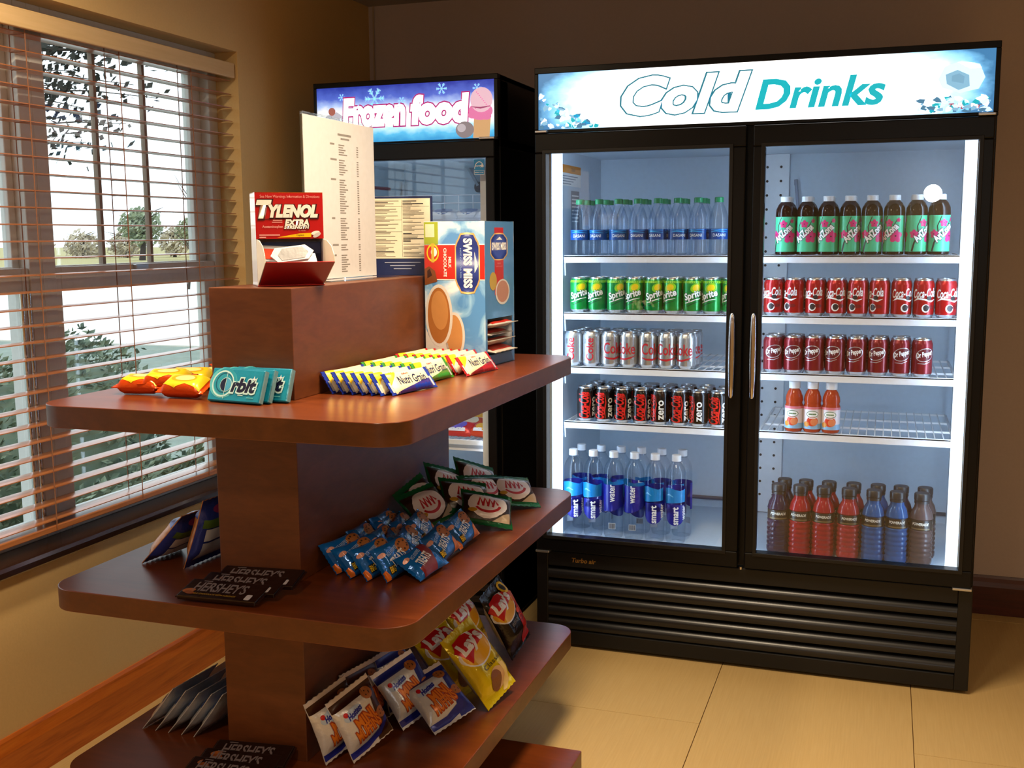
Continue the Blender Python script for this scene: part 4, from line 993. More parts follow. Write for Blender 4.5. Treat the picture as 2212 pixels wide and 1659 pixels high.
# fruit cereal bars on the upper shelf
def bar_art(main, sub):
    def art(d, w_, h_):
        m_, s_ = F_(main), F_(sub)
        d.rect(-w_/2+0.014, w_/2-0.014, 0, h_, CREAM, 0)
        d.poly([(-w_/2+0.014, h_*0.42), (-w_/2+0.044, h_), (-w_/2+0.014, h_)], YEL, 1)
        d.poly([(-w_/2+0.014, 0), (w_/2-0.014, 0), (w_/2-0.014, h_*0.44), (w_*0.2, h_*0.36), (0, h_*0.24), (-w_*0.3, h_*0.10), (-w_/2+0.014, h_*0.05)], s_, 1)
        for k in range(5): d.ell(w_*(0.02+0.07*k), h_*(0.12+0.02*(k % 2)), 0.006, 0.006, m_, 2, n=10)
        d.text('Nutri Grain', 0.0, h_*0.52, NAVT, 3, w=0.096, h=0.021, rot=0, bold=0.012); d.text("Kellogg's", -0.014, h_*0.80, RED_, 2, w=0.024, shear=0.3, bold=0.02)
        for k in (-1, 1): d.rect(k*(w_/2-0.010)-0.0035, k*(w_/2-0.010)+0.0035, h_*0.1, h_*0.55, F_('#b9bcc8'), 1)
    return art
BARS = {'blue': ('#1b35a4', '#3c2a84'), 'green': ('#3a9a2c', '#5a8a30'), 'red': ('#bf1a20', '#9c1620')}
def bar(c): return lambda: bag('cereal_bar', 0.165, 0.056, 0.016, BARS[c][0], bar_art(*BARS[c]), crimp=0.013, axis='u', seed=len(c)*1.7, nu=20, nv=12, wr=0.001)
lb_ = lambda c, what: (lambda k: '%s-ended cream cereal bar, %s of its row counted from the column%s' % (c, ORD[k], what))
for k, x in enumerate((0.000, 0.025, 0.049, 0.073, 0.096, 0.118)): put('barblue', bar('blue'), x, -1.345, Z1, 82, 34, 0, lb_('blue', '')(k), 'snack bar', 'blue cereal bars in a leaning row')
put('barblue', bar('blue'), 0.148, -1.335, Z1, 77, 38, 0, 'blue-ended cream cereal bar at the open front of its row, name fully showing', 'snack bar', 'blue cereal bars in a leaning row')
for k, x in enumerate((0.000, 0.026, 0.052, 0.077, 0.102, 0.126)): put('bargreen', bar('green'), x, -1.158, Z1, 84, 32, 0, lb_('green', '')(k), 'snack bar', 'green cereal bars in a leaning row')
for k, x in enumerate((0.000, 0.024, 0.048, 0.071, 0.094, 0.116, 0.137)): put('barred', bar('red'), x, -0.968, Z1, 84, 33, 0, lb_('red', '')(k), 'snack bar', 'red cereal bars in a leaning row')
put('barred', bar('red'), 0.176, -0.985, Z1, 82, 38, 0, 'red-ended cream cereal bar lying at the open front of its row, name fully showing', 'snack bar', 'red cereal bars in a leaning row')

# chewing gum packs leaning on the column
def gum():
    w_, h_, t_ = 0.138, 0.072, 0.012
    o = MB().box(-w_/2, w_/2, 0, t_, 0, h_).build('gum_pack', [F_('#0f7d9c', 0.25)], bevel=0.003)
    d = Decal(); A, B, C, D_ = F_('#5fc4cc'), F_('#c6ecec'), F_('#0f5f7c'), F_('#151b3a')
    d.rect(-w_/2+0.003, w_/2-0.003, 0.003, h_-0.003, F_('#1590b0', 0.25), 0); d.ell(-0.034, 0.040, 0.036, 0.033, A, 1, n=30); d.ell(-0.030, 0.043, 0.030, 0.029, F_('#2a9db4'), 2, n=30)
    d.ring(-0.034, 0.038, 0.027, 0.027, 0.0035, B, 3); d.ring(-0.031, 0.040, 0.021, 0.021, 0.0025, C, 3)
    d.ell(-0.026, 0.036, 0.0155, 0.0155, B, 4, n=24); d.ell(-0.026, 0.036, 0.0142, 0.0142, F_('#4aa6cc'), 5, n=24)
    d.poly([(-0.026+0.0142*math.cos(t), 0.036+0.0142*math.sin(t)) for t in [PI/2+PI*i/12 for i in range(13)]], D_, 6); d.rect(-0.0266, -0.0254, 0.006, 0.062, B, 7)
    d.text('rbit', 0.022, 0.036, B, 6, w=0.062, h=0.029, shear=0.2, bold=0.10); d.text('rbit', 0.022, 0.036, D_, 7, w=0.060, h=0.027, shear=0.2, bold=0.045)
    d.poly([(0.046+0.007*(1 if i % 2 == 0 else 0.3)*math.sin(i*PI/4), 0.051+0.007*(1 if i % 2 == 0 else 0.3)*math.cos(i*PI/4)) for i in range(8)], WHT, 8)
    d.rect(0.004, 0.026, 0.0185, 0.0205, B, 3); d.rect(0.010, 0.024, 0.0145, 0.016, B, 3); d.rect(0.034, 0.052, 0.010, 0.012, A, 3)
    d.build('wrapper_print', on_plane((0, 0, 0), (1, 0, 0), (0, 0, 1)), o)
    c = MB(); c.box(w_/2-0.001, w_/2+0.0015, 0.001, t_-0.001, 0.002, h_-0.002); c.build('end_seal', F_('#6d8f98'), o); return o
put('gum', gum, -0.147, -1.607, Z1, -7, 22, 0, 'teal chewing gum pack standing in front, its whole name showing', 'gum', 'teal chewing gum packs')
put('gum', gum, -0.136, -1.590, Z1, -6, 22, 0, 'teal chewing gum pack hidden just behind the front pack', 'gum', 'teal chewing gum packs')
put('gum', gum, -0.106, -1.572, Z1, -3, 21, 0, 'teal chewing gum pack touching the column, poking out behind the others', 'gum', 'teal chewing gum packs')

# orange and yellow peanut candy packs
def candy_art(d, w_, h_):
    d.poly([(-w_/2+0.012, h_*0.2), (-w_*0.1, h_*0.06), (w_*0.1, h_*0.2), (w_/2-0.012, h_*0.06), (w_/2-0.012, h_*0.96), (-w_/2+0.012, h_*0.96)], F_('#f2d020'), 0)
    d.ell(0, h_*0.55, w_*0.26, h_*0.26, F_('#e8a81c'), 1); d.ell(w_*0.02, h_*0.55, w_*0.2, h_*0.18, F_('#f6e890'), 2)
def candy(): return bag('candy_pack', 0.118, 0.062, 0.034, '#d2480e', candy_art, crimp=0.010, axis='u', seed=4.2, nu=18, nv=12, rough=0.25, wr=0.0015)
CL = ['orange and yellow candy pack nearest the shelf corner, lying low', 'orange and yellow candy pack in the middle of the front three', 'orange and yellow candy pack beside the gum, black print on its end', 'orange and yellow candy pack behind the front three, near the window side', 'orange candy pack lying behind the others next to the column', 'topmost orange candy pack tucked beside the column']
o = put('candy', candy, -0.425, -1.560, Z1, 8, 80, 0, CL[0], 'candy', 'orange candy packs')
o = put('candy', candy, -0.365, -1.545, Z1+0.010, 14, 76, 0, CL[1], 'candy', 'orange candy packs')
o = put('candy', candy, -0.298, -1.580, Z1, 3, 68, 0, CL[2], 'candy', 'orange candy packs')
d = Decal(); 
for k in range(2): d.text('0000', 0.045, 0.006+0.013*k, TXTK, 0, w=0.014, h=0.004)
o = put('candy', candy, -0.355, -1.470, Z1+0.004, 20, 74, 0, CL[3], 'candy', 'orange candy packs')
o = put('candy', candy, -0.318, -1.390, Z1, 70, 78, 0, CL[4], 'candy', 'orange candy packs')
o = put('candy', candy, -0.306, -1.310, Z1+0.012, 74, 70, 0, CL[5], 'candy', 'orange candy packs')

# chocolate bars, three fanned on the middle shelf, three on the lower shelf
def choc():
    w_, h_, t_ = 0.180, 0.070, 0.010
    o = MB().box(-w_/2, w_/2, 0, t_, 0, h_).build('chocolate_bar', [F_('#1e0e0c', 0.3)], bevel=0.002)
    d = Decal(); SV = F_('#7d7378', 0.35)
    d.text("HERSHEY'S", -0.008, 0.040, SV, 1, w=0.118, h=0.034, shear=0.0, bold=0.02, space=0.95); d.rect(-0.060, -0.04, 0.060, 0.063, SV, 1)
    d.text('MILK CHOCOLATE WITH ALMONDS', -0.010, 0.0125, F_('#a8842c'), 1, w=0.098, h=0.005, bold=0.02)
    d.ell(-0.073, 0.022, 0.014, 0.008, F_('#a8622e'), 1, 15); d.ell(-0.068, 0.014, 0.012, 0.006, F_('#8a4a22'), 2, -10); d.poly(rrect(0.061, 0.074, 0.004, 0.024, 0.003, 3), F_('#c9c6d2'), 1)
    d.build('wrapper_print', on_plane((0, 0, 0), (1, 0, 0), (0, 0, 1)), o)
    for s_ in (-1, 1): MB().box(s_*w_/2-0.004*(s_ < 0), s_*w_/2+0.004*(s_ > 0), 0.004, 0.006, 0.001, h_-0.001).build('end_seal', F_('#2a1613'), o)
    return o
for k in range(3): put('choc', choc, -0.135+0.020*k, -1.716+0.037*k, Z2+0.004+0.006*k, 3+2*k, 78, 0, ('front', 'middle', 'rear')[k] + ' dark brown chocolate bar of the fan on the middle shelf', 'chocolate bar', 'dark chocolate bars')
for k in range(3): put('choc', choc, -0.172+0.012*k, -1.690+0.035*k, Z3+0.004+0.006*k, 4+2*k, 78, 0, ('front', 'middle', 'rear')[k] + ' dark brown chocolate bar of the fan on the low shelf', 'chocolate bar', 'dark chocolate bars')

# nut mix bags leaning on the window side of the column
def mix_art(d, w_, h_):
    for k in range(14):
        a = rnd.uniform(-0.5, 0.5)*w_*0.8; b_ = rnd.uniform(0.12, 0.7)*h_
        d.ell(a, b_, 0.011, 0.008, (COOK, ORNG, CHIP)[k % 3], 1+k % 3, rnd.uniform(0, 180), 10)
    d.rect(-w_/2, w_/2, h_*0.72, h_*0.9, F_('#24348c'), 1)
def mixbag():
    o = bag('nut_mix_bag', 0.130, 0.175, 0.042, '#b06a26', mix_art, crimp=0.012, seed=8.1, back='#2c3a8e', wr=0.003)
    d = Decal(); w_, h_ = 0.13, 0.175; d.rect(-0.05, 0.058, 0.075, 0.105, F_('#dfe2ea', 0.5), 1); d.rect(-0.05, 0.058, 0.02, 0.070, F_('#b9bfcc', 0.5), 1); d.rect(-0.06, 0.06, 0.108, 0.13, F_('#5a7a34'), 1); d.ell(0, 0.147, 0.03, 0.009, F_('#8a2a5a'), 1)
    for k in range(7): d.rect(0.034+0.003*k, 0.0355+0.003*k, 0.03, 0.06, TXTK, 2)
    f = bag_fn(0.130, 0.175, 0.042, 0.012, 'v', 8.1, 0.05, 0.003)
    d.build('back_label', lambda u, v: (f(-u, v, -1), (0, 1, 0)), o, du=0.012, dv=0.014, eps=0.0008); return o
put('mix', mixbag, -0.338, -1.468, Z2, -94, 21, 0, 'upright nut mix bag leaning on the column, white panel on its back', 'snack', 'nut mix bags')
put('mix', mixbag, -0.455, -1.462, Z2, -95, 45, 0, 'nut mix bag slumped against the upright nut mix bag', 'snack', 'nut mix bags')

# silver and blue wafer packs leaning low beside the column on the low shelf
def wafer_art(d, w_, h_):
    d.rect(-w_/2, w_/2, h_*0.62, h_*0.86, F_('#1d3f8a'), 1); d.rect(-w_*0.4, w_*0.4, h_*0.2, h_*0.5, LBL, 1)
def wafer(): return bag('wafer_pack', 0.165, 0.150, 0.020, '#c6ccd6', wafer_art, crimp=0.012, seed=3.3, rough=0.2, back='#b4bac6', wr=0.0012)
for k, (x, le) in enumerate(((-0.494, 40), (-0.458, 40), (-0.422, 40), (-0.386, 39), (-0.352, 37))): put('wafer', wafer, x, -1.425, Z3, -94, le, 0, 'silver and blue wafer pack leaning low, %s from the shelf edge towards the column' % ORD[k], 'snack', 'silver wafer packs')

# marshmallow rice treats
def treat_art(red):
    def art(d, w_, h_):
        B_ = F_('#0b62b8'); 
        if red:
            d.poly([(-w_*0.34, 0.0), (w_*0.10, 0.0), (w_*0.36, h_*0.75), (w_*0.36, h_), (w_*0.12, h_), (w_*0.02, h_*0.4), (-w_*0.34, h_*0.25)], F_('#7c1a1e'), 1)
        else:
            d.poly([(-w_/2, 0), (-w_*0.36, 0), (-w_*0.40, h_*0.30), (-w_/2, h_*0.26)], F_('#e0701c'), 1); d.poly([(w_/2, 0), (w_*0.12, 0), (w_*0.22, h_*0.34), (w_*0.4, h_*0.5), (w_/2, h_*0.45)], F_('#d87a3a'), 1)
            d.ell(w_*0.20, h_*0.72, h_*0.27, h_*0.22, COOK, 2)
            for k in range(7): d.ell(w_*0.20+h_*0.17*math.cos(k*2.4), h_*0.72+h_*0.13*math.sin(k*2.4), h_*0.035, h_*0.03, CHIP, 3, n=8)
            d.text('BIG', -w_*0.30, h_*0.24, F_('#1c1c20'), 3, w=w_*0.11, h=h_*0.19, bold=0.10); d.text('BIG', -w_*0.30, h_*0.24, YEL, 4, w=w_*0.105, h=h_*0.17, bold=0.02)
        d.text('RICE KRISPIES', -w_*0.12, h_*0.72, LBL, 4, w=w_*0.36, h=h_*0.11, rot=14); d.text('TREATS', -w_*0.06, h_*0.46, WHT, 4, w=w_*0.44, h=h_*0.27, rot=14, bold=0.03)
        d.ell(-w_*0.36, h_*0.72, h_*0.09, h_*0.07, F_('#d89a8a'), 2)
    return art
def treat(red): return lambda: bag('rice_treat_pack', 0.122, 0.078, 0.026, '#0c66bb', treat_art(red), crimp=0.010, axis='u', seed=5.5+red, nu=18, nv=14, rough=0.16, wr=0.0034)
TB, TG = 'rice treat', 'blue rice treat packs'
for k, (x, y, a, le) in enumerate(((0.026, -1.409, 68, 41), (0.066, -1.424, 70, 44), (0.108, -1.430, 72, 38), (0.150, -1.424, 75, 31))):
    put('treat', treat(False), x, y, Z2, a, le, -6, 'blue rice treat pack with orange corner in the front line, %s from the column' % ORD[k], TB, TG)
put('treatred', treat(True), 0.216, -1.402, Z2, 75, 60, -8, 'blue rice treat pack with dark red band, lying at the shelf front', TB, TG)
for k, (x, y, a, le, z) in enumerate(((0.020, -1.305, 96, 36, 0), (0.038, -1.310, 104, 44, 0.0), (0.078, -1.315, 92, 40, 0.004), (0.116, -1.300, 110, 50, 0.006), (0.150, -1.315, 98, 46, 0.012))):
    put('treat', treat(False), x, y, Z2+z, a, le, 3-2*k, 'crinkled blue rice treat pack in the second line, %s from the column' % ORD[k], TB, TG)
for k, (x, y, a, le, z) in enumerate(((0.018, -1.185, 94, 34, 0), (0.036, -1.190, 88, 42, 0.0), (0.076, -1.180, 102, 48, 0.006), (0.112, -1.185, 94, 40, 0.006))):
    put('treat', treat(False), x, y, Z2+z, a, le, 2-2*k, 'crinkled blue rice treat pack in the third line, %s from the column' % ORD[k], TB, TG)
put('treat', treat(False), 0.206, -1.285, Z2, 83, 41, -10, 'blue rice treat pack leaning beside the shelf edge, orange corner towards the floor', TB, TG)
put('treat', treat(False), 0.206, -1.165, Z2+0.004, 84, 38, -6, 'blue rice treat pack just before the green bags at the shelf edge', TB, TG)

# green bags with white oval and red strokes
def green_art(d, w_, h_):
    d.rect(-w_/2+0.004, w_/2-0.004, h_*0.13, h_*0.87, F_('#2a1710'), 0)
    d.ell(0, h_*0.52, w_*0.40, h_*0.35, F_('#e6dcdf'), 1, 10); R_ = F_('#b51824')
    for k in range(4): d.stroke([(-w_*0.20+0.1*w_*k, h_*0.44), (-w_*0.16+0.1*w_*k, h_*0.66), (-w_*0.09+0.1*w_*k, h_*(0.46+0.02*k))], w_*0.05, R_, 2)
    d.ring(0, h_*0.49, w_*0.25, h_*0.19, w_*0.055, R_, 2, 10, 195, 345); d.ell(-w_*0.3, h_*0.3, w_*0.09, h_*0.05, F_('#b98a1c'), 2)
    d.poly([(w_*0.1, h_*0.13), (w_*0.44, h_*0.13), (w_*0.44, h_*0.36)], F_('#b9a48c'), 1)
def green(): return bag('cookie_bag', 0.136, 0.122, 0.030, '#0b5a34', green_art, crimp=0.010, axis='v', seed=6.6, rough=0.16, wr=0.003)
GB = [(0.200, -1.035, 48, 58, 24, 0.0), (0.132, -0.985, 56, 52, 20, 0.010), (0.210, -0.810, 60, 58, 18, 0.0), (0.160, -0.860, 66, 54, 12, 0.008), (0.088, -1.060, 62, 48, -10, 0.006), (0.092, -0.800, 70, 42, 28, 0.002), (0.050, -0.900, 74, 38, 24, 0.004), (0.056, -1.010, 70, 40, -18, 0.0)]
GL = ['front green snack bag with white oval lying at the shelf edge', 'green snack bag behind the front one, oval half covered', 'green snack bag at the far end of the shelf by the cooler', 'green snack bag wedged behind the far end one', 'green snack bag standing in the middle of the pile', 'green snack bag standing tall against the lit freezer glass, outer of two', 'green snack bag standing tall against the lit freezer glass, nearer the column', 'green snack bag squeezed against the column side, corner pointing down']
for (x, y, a, le, ro, dz), t in zip(GB, GL): put('green', green, x, y, Z2+dz, a, le, ro, t, 'snack', 'green snack bags in a pile')

# mini muffin bags on the low shelf
def muffin_art(top, base_):
    def art(d, w_, h_):
        T_ = F_(top); BL = F_('#1b2a9c')
        d.rect(-w_/2, w_/2, h_*0.80, h_*0.925, T_, 0); d.rect(-w_/2, w_/2, h_*0.925, h_, F_('#d9d3da'), 0)
        d.poly([(w_*0.16, h_*0.02), (w_/2, h_*0.02), (w_/2, h_*0.84), (w_*0.30, h_*0.84), (w_*0.22, h_*0.4)], T_, 0)
        d.poly([(-w_/2, h_*0.05), (-w_*0.1, h_*0.04), (w_*0.25, h_*0.10), (w_*0.42, h_*0.28), (w_*0.42, h_*0.36), (w_*0.2, h_*0.22), (-w_*0.1, h_*0.15), (-w_/2, h_*0.15)], BL, 2)
        for cx, cy in ((w_*0.27, h_*0.78), (w_*0.36, h_*0.42)):
            d.ell(cx, cy, w_*0.12, w_*0.10, COOK, 3)
            for k in range(4): d.ell(cx+w_*0.05*math.cos(k*1.9), cy+w_*0.04*math.sin(k*1.9), w_*0.014, w_*0.012, CHIP, 4, n=8)
        d.ell(-w_*0.18, h_*0.66, w_*0.22, h_*0.085, LBL, 1, 8); d.text('Hostess', -w_*0.15, h_*0.665, BL, 3, w=w_*0.34, h=h_*0.085, rot=10, shear=0.3, bold=0.05); d.ell(-w_*0.33, h_*0.70, w_*0.045, w_*0.045, RED_, 3)
        O2, O3 = F_('#a83a12'), F_('#dc7a1e')
        for tx, cy, ww in (('MINI', 0.50, 0.42), ('MUFFINS', 0.34, 0.56)):
            d.text(tx, -w_*0.02, h_*cy, O2, 3, w=w_*ww, h=h_*0.165, rot=8, bold=0.11); d.text(tx, -w_*0.02, h_*cy, O3, 4, w=w_*ww, h=h_*0.155, rot=8, bold=0.03)
    return art
def muffin(br): return lambda: bag('muffin_bag', 0.128, 0.150, 0.040, '#d8dde8' if not br else '#dcdadc', muffin_art('#1b2a8c' if not br else '#38160e', None), crimp=0.012, seed=2.2+br, rough=0.3, wr=0.003)
MG = 'mini muffin bags'
put('mufb', muffin(True), 0.078, -1.446, Z3, 66, 19, -15, 'white muffin bag with brown top, front one nearest the stand corner', 'snack', MG)
put('mufb', muffin(True), 0.022, -1.472, Z3, 70, 13, -12, 'white muffin bag with brown top, half hidden behind the nearest one', 'snack', MG)
put('muf', muffin(False), 0.205, -1.268, Z3, 48, 50, -18, 'white and blue muffin bag lying in front, orange lettering fully showing', 'snack', MG)
put('muf', muffin(False), 0.122, -1.270, Z3, 54, 32, -18, 'white and blue muffin bag behind the front one, glints on its side', 'snack', MG)
put('mufb', muffin(True), 0.018, -1.330, Z3, 78, 18, 0, 'white muffin bag with brown top standing back against the column', 'snack', MG)
put('muf', muffin(False), 0.040, -1.200, Z3, 82, 18, 0, 'white and blue muffin bag standing back under the shelf above', 'snack', MG)

# potato chip bags
def lays(d, w_, h_, cx, cy, s_):
    d.ell(cx, cy, w_*0.43*s_, h_*0.215*s_, WHT, 2, 8, 28); d.ell(cx, cy, w_*0.40*s_, h_*0.195*s_, F_('#e8b020'), 3, 8, 28)
    d.poly([(cx-w_*0.42*s_, cy+h_*0.10*s_), (cx-w_*0.28*s_, cy-h_*0.13*s_), (cx-w_*0.05*s_, cy-h_*0.01*s_), (cx+w_*0.40*s_, cy+h_*0.06*s_), (cx+w_*0.36*s_, cy+h_*0.17*s_), (cx, cy+h_*0.22*s_), (cx-w_*0.3*s_, cy+h_*0.20*s_)], RED_, 4)
    d.text("Lay's", cx-0.0*w_, cy+h_*0.075*s_, WHT, 6, w=w_*0.66*s_, h=h_*0.20*s_, rot=6, shear=0.1, bold=0.05)
def chip_art(d, w_, h_):
    lays(d, w_, h_, -w_*0.04, h_*0.68, 1.0); d.text('Classic', w_*0.10, h_*0.415, F_('#3a3008'), 4, w=w_*0.56, h=h_*0.06, rot=3)
    d.ell(w_*0.06, h_*0.22, w_*0.22, h_*0.13, F_('#c9a070', 0.5), 3); d.ell(-w_*0.02, h_*0.21, w_*0.17, h_*0.12, F_('#7c4a26', 0.5), 4); d.poly([(w_*0.2, h_*0.02), (w_*0.38, h_*0.10), (w_*0.34, h_*0.34), (w_*0.2, h_*0.36), (w_*0.26, h_*0.2), (w_*0.1, h_*0.04)], F_('#dcc07a', 0.5), 5)
def chips(): return bag('chip_bag', 0.138, 0.205, 0.052, '#d6be0c', chip_art, crimp=0.013, seed=9.1, rough=0.2, back='#c9ccd2', wr=0.0035)
def bbq_art(d, w_, h_):
    lays(d, w_, h_, -w_*0.10, h_*0.66, 0.95); d.poly([(w_*0.12, h_*0.03), (w_/2, h_*0.06), (w_/2, h_*0.74), (w_*0.30, h_*0.62), (w_*0.18, h_*0.4)], F_('#b8180e'), 2)
    d.poly([(w_*0.18, h_*0.66), (w_*0.42, h_*0.58), (w_*0.46, h_*0.72), (w_*0.3, h_*0.8)], F_('#d8641a'), 3); d.ell(w_*0.30, h_*0.86, w_*0.13, h_*0.09, YEL, 4); d.ell(w_*0.30, h_*0.86, w_*0.07, h_*0.055, F_('#17120c'), 5)
    for k in range(9): d.ell(w_*(0.30+0.12*math.cos(k*2.1)), h_*(0.34+0.16*math.sin(k*1.3)), 0.009, 0.008, (F_('#e8a49a'), F_('#dc4a1c'), F_('#7c0c0a'))[k % 3], 4+k % 2, n=9)
    d.text('BBQ', -w_*0.04, h_*0.40, F_('#8a847c'), 4, w=w_*0.3, h=h_*0.06, rot=4)
def bbq(): return bag('chip_bag', 0.132, 0.200, 0.052, '#1d1816', bbq_art, crimp=0.013, seed=7.7, rough=0.2, back='#c9ccd2', wr=0.0035)
CG = 'potato chip bags'
put('chips', chips, 0.262, -1.100, Z3+0.002, 72, 35, -13, 'yellow chip bag leaning in front, red and white name showing', 'chips', CG)
put('chips', chips, 0.172, -1.090, Z3, 68, 40, -8, 'yellow chip bag behind the front yellow one, mostly covered', 'chips', CG)
put('bbq', bbq, 0.205, -0.780, Z3, 80, 23, -14, 'black and red chip bag at the far end of the low shelf', 'chips', CG)
put('chips', chips, 0.130, -0.900, Z3, 84, 24, -3, 'yellow chip bag standing back between the column and black bag', 'chips', CG)

# ------------------------------------------------------------------ on top of the stand
# pain relief dispenser
a = math.radians(39)
ty = tag(empty('medicine_dispenser', (-0.102, -1.428, ZR+0.0006), a), 'red and white medicine packet dispenser box with an open tray', 'dispenser')
RB = flat('#b5121a', 0.3, 0, 0.5, 0.3); WB = flat('#dfe0e6', 0.35, 0, 0.5, 0.3); CRE = flat('#d8d2c4', 0.5)
bw, bh, zt = 0.146, 0.202, 0.102
b = MB(); hw = bw/2
b.box(-hw, hw, 0.0, 0.002, zt, bh); b.box(-hw, hw, 0.088, 0.09, 0, bh, 1); b.box(-hw, -hw+0.002, 0.002, 0.088, 0, bh, 1); b.box(hw-0.002, hw, 0.002, 0.088, 0, bh, 1); b.box(-hw, hw, 0, 0.09, 0, 0.002); b.box(-hw, hw, 0.0, 0.09, bh-0.002, bh, 2)
b.build('carton', [RB, WB, flat('#d9661c', 0.35)], ty)
t = MB()
t.add([(-hw+0.004, 0.0, 0.003), (hw-0.004, 0.0, 0.003), (hw+0.014, -0.052, 0.052), (-hw+0.012, -0.052, 0.052), (-hw+0.004, 0.003, 0.003), (hw-0.004, 0.003, 0.003), (hw+0.013, -0.050, 0.053), (-hw+0.013, -0.050, 0.053)],
      [(0, 1, 2, 3), (7, 6, 5, 4), (3, 2, 6, 7), (0, 3, 7, 4), (1, 5, 6, 2)], 0)
t.mi = 0
for s_, x0, x1 in ((-1, -hw+0.002, -hw+0.012), (1, hw-0.002, hw+0.013)):
    prof_ = [(0.0, 0.003), (-0.052, 0.052), (-0.050, 0.066), (-0.038, 0.086), (-0.018, 0.098), (0.0, 0.101)]
    vs = []
    for (y, z) in prof_:
        xx = x0 + (x1-x0)*(-y/0.052); vs += [(xx, y, z), (xx+0.0012*s_, y, z)]
    n_ = len(prof_); t.add(vs, [tuple(2*i for i in range(n_)), tuple(2*i+1 for i in range(n_-1, -1, -1))] + [(2*i, 2*i+1, 2*((i+1) % n_)+1, 2*((i+1) % n_)) for i in range(n_)], 1)
t.build('tray', [flat('#8e0f12', 0.4), CRE], ty)
d = Decal(); Y2 = flat('#e8c012', 0.35); DKB = flat('#3a0a12', 0.4); PNK = flat('#e0a09c', 0.4)
d.text('See New Warnings Information & Directions', 0.002, 0.192, PNK, 1, w=0.128, h=0.008)
d.text('T', -0.053, 0.1645, DKB, 1, w=0.026, h=0.034, shear=0.25, bold=0.12); d.text('T', -0.054, 0.1655, TXTW, 2, w=0.026, h=0.033, shear=0.25, bold=0.07)
d.text('YLENOL', 0.009, 0.1605, DKB, 1, w=0.102, h=0.025, shear=0.25, bold=0.12); d.text('YLENOL', 0.008, 0.1615, TXTW, 2, w=0.101, h=0.024, shear=0.25, bold=0.07)
d.text('EXTRA', 0.016, 0.1365, DKB, 1, w=0.051, h=0.0125, shear=0.2, bold=0.12); d.text('EXTRA', 0.0155, 0.137, TXTW, 2, w=0.050, h=0.012, shear=0.2, bold=0.06)
d.text('STRENGTH', 0.015, 0.1265, DKB, 1, w=0.054, h=0.0075, shear=0.2, bold=0.1); d.text('STRENGTH', 0.0145, 0.127, TXTW, 2, w=0.053, h=0.007, shear=0.2, bold=0.05)
d.text('Acetaminophen', -0.037, 0.1275, PNK, 1, w=0.044, h=0.007, bold=0.02); d.rect(-0.036, -0.016, 0.141, 0.1425, PNK, 1); d.rect(-0.038, -0.016, 0.137, 0.1385, PNK, 1); d.text('for Adults', 0.026, 0.1195, PNK, 1, w=0.015)
d.poly([(-0.028, 0.105), (0.045, 0.1055), (0.047, 0.1145), (0.02, 0.1135)], Y2, 1); d.text('Caplets', 0.022, 0.1095, DKB, 2, w=0.016)
d.ell(0.055, 0.1145, 0.0095, 0.0042, TXTW, 3, 12); d.ell(0.058, 0.110, 0.0095, 0.0042, flat('#c9c4c4', 0.4), 4, 28)
d.rect(-0.066, -0.022, 0.109, 0.1115, PNK, 1); d.rect(-0.066, -0.052, 0.104, 0.1065, PNK, 1)
d.stroke([(-0.068, 0.143), (-0.03, 0.1455), (0.0, 0.146)], [0.0015, 0.002, 0.0005], DKB, 1)
d.build('front_print', on_plane((0, -0.0004, 0), (1, 0, 0), (0, 0, 1)), ty)
b = MB()
for z in (0.04, 0.065): b.box(-hw+0.004, hw-0.004, 0.02, 0.024, z-0.03, z+0.03)
b.build('backing_card', flat('#26386a', 0.4), ty)
def packet(nm, x, z, rot, y, lean, col, ctr, lab):
    o = MB().prism([(-0.05, 0.018), (-0.037, 0.0), (0.030, 0.0), (0.046, 0.018), (0.030, 0.036), (-0.037, 0.036)] if ctr else rrect(-0.045, 0.045, 0, 0.038, 0.002, 2), 'y', 0, 0.003).build(nm, F_(col, 0.35), bevel=0.0008, fixn=True)
    if ctr: d_ = Decal(); d_.poly([(-0.028, 0.004), (0.022, 0.004), (0.033, 0.018), (0.022, 0.032), (-0.022, 0.032), (-0.034, 0.018)], F_('#77787c', 0.4), 0); d_.build('pill_window', on_plane((0, -0.0004, 0), (1, 0, 0), (0, 0, 1)), o)
    else: d_ = Decal(); d_.rect(-0.042, -0.015, 0.006, 0.03, F_('#c43a1c'), 0); d_.build('packet_print', on_plane((0, -0.0004, 0), (1, 0, 0), (0, 0, 1)), o)
    Mt = Matrix.Translation((-0.102, -1.428, ZR)) @ Matrix.Rotation(a, 4, 'Z') @ Matrix.Translation((x, y, z)) @ Matrix.Rotation(-math.radians(lean), 4, 'X') @ Matrix.Rotation(math.radians(rot), 4, 'Y')
    o.matrix_world = Mt; tag(o, lab, 'packet', 'medicine packets in the dispenser tray')
packet('medicine_packet', 0.006, 0.056, -8, -0.022, 30, '#a8abb2', True, 'white medicine packet with silver blister lying on top in the tray')
packet('medicine_packet', -0.018, 0.052, 3, -0.006, 22, '#aeb2bc', False, 'white medicine packet with a red square, behind the silver blister packet')
packet('medicine_packet', 0.010, 0.040, -4, -0.030, 40, '#d2d3d8', False, 'medicine packet lowest in the dispenser tray, mostly covered')

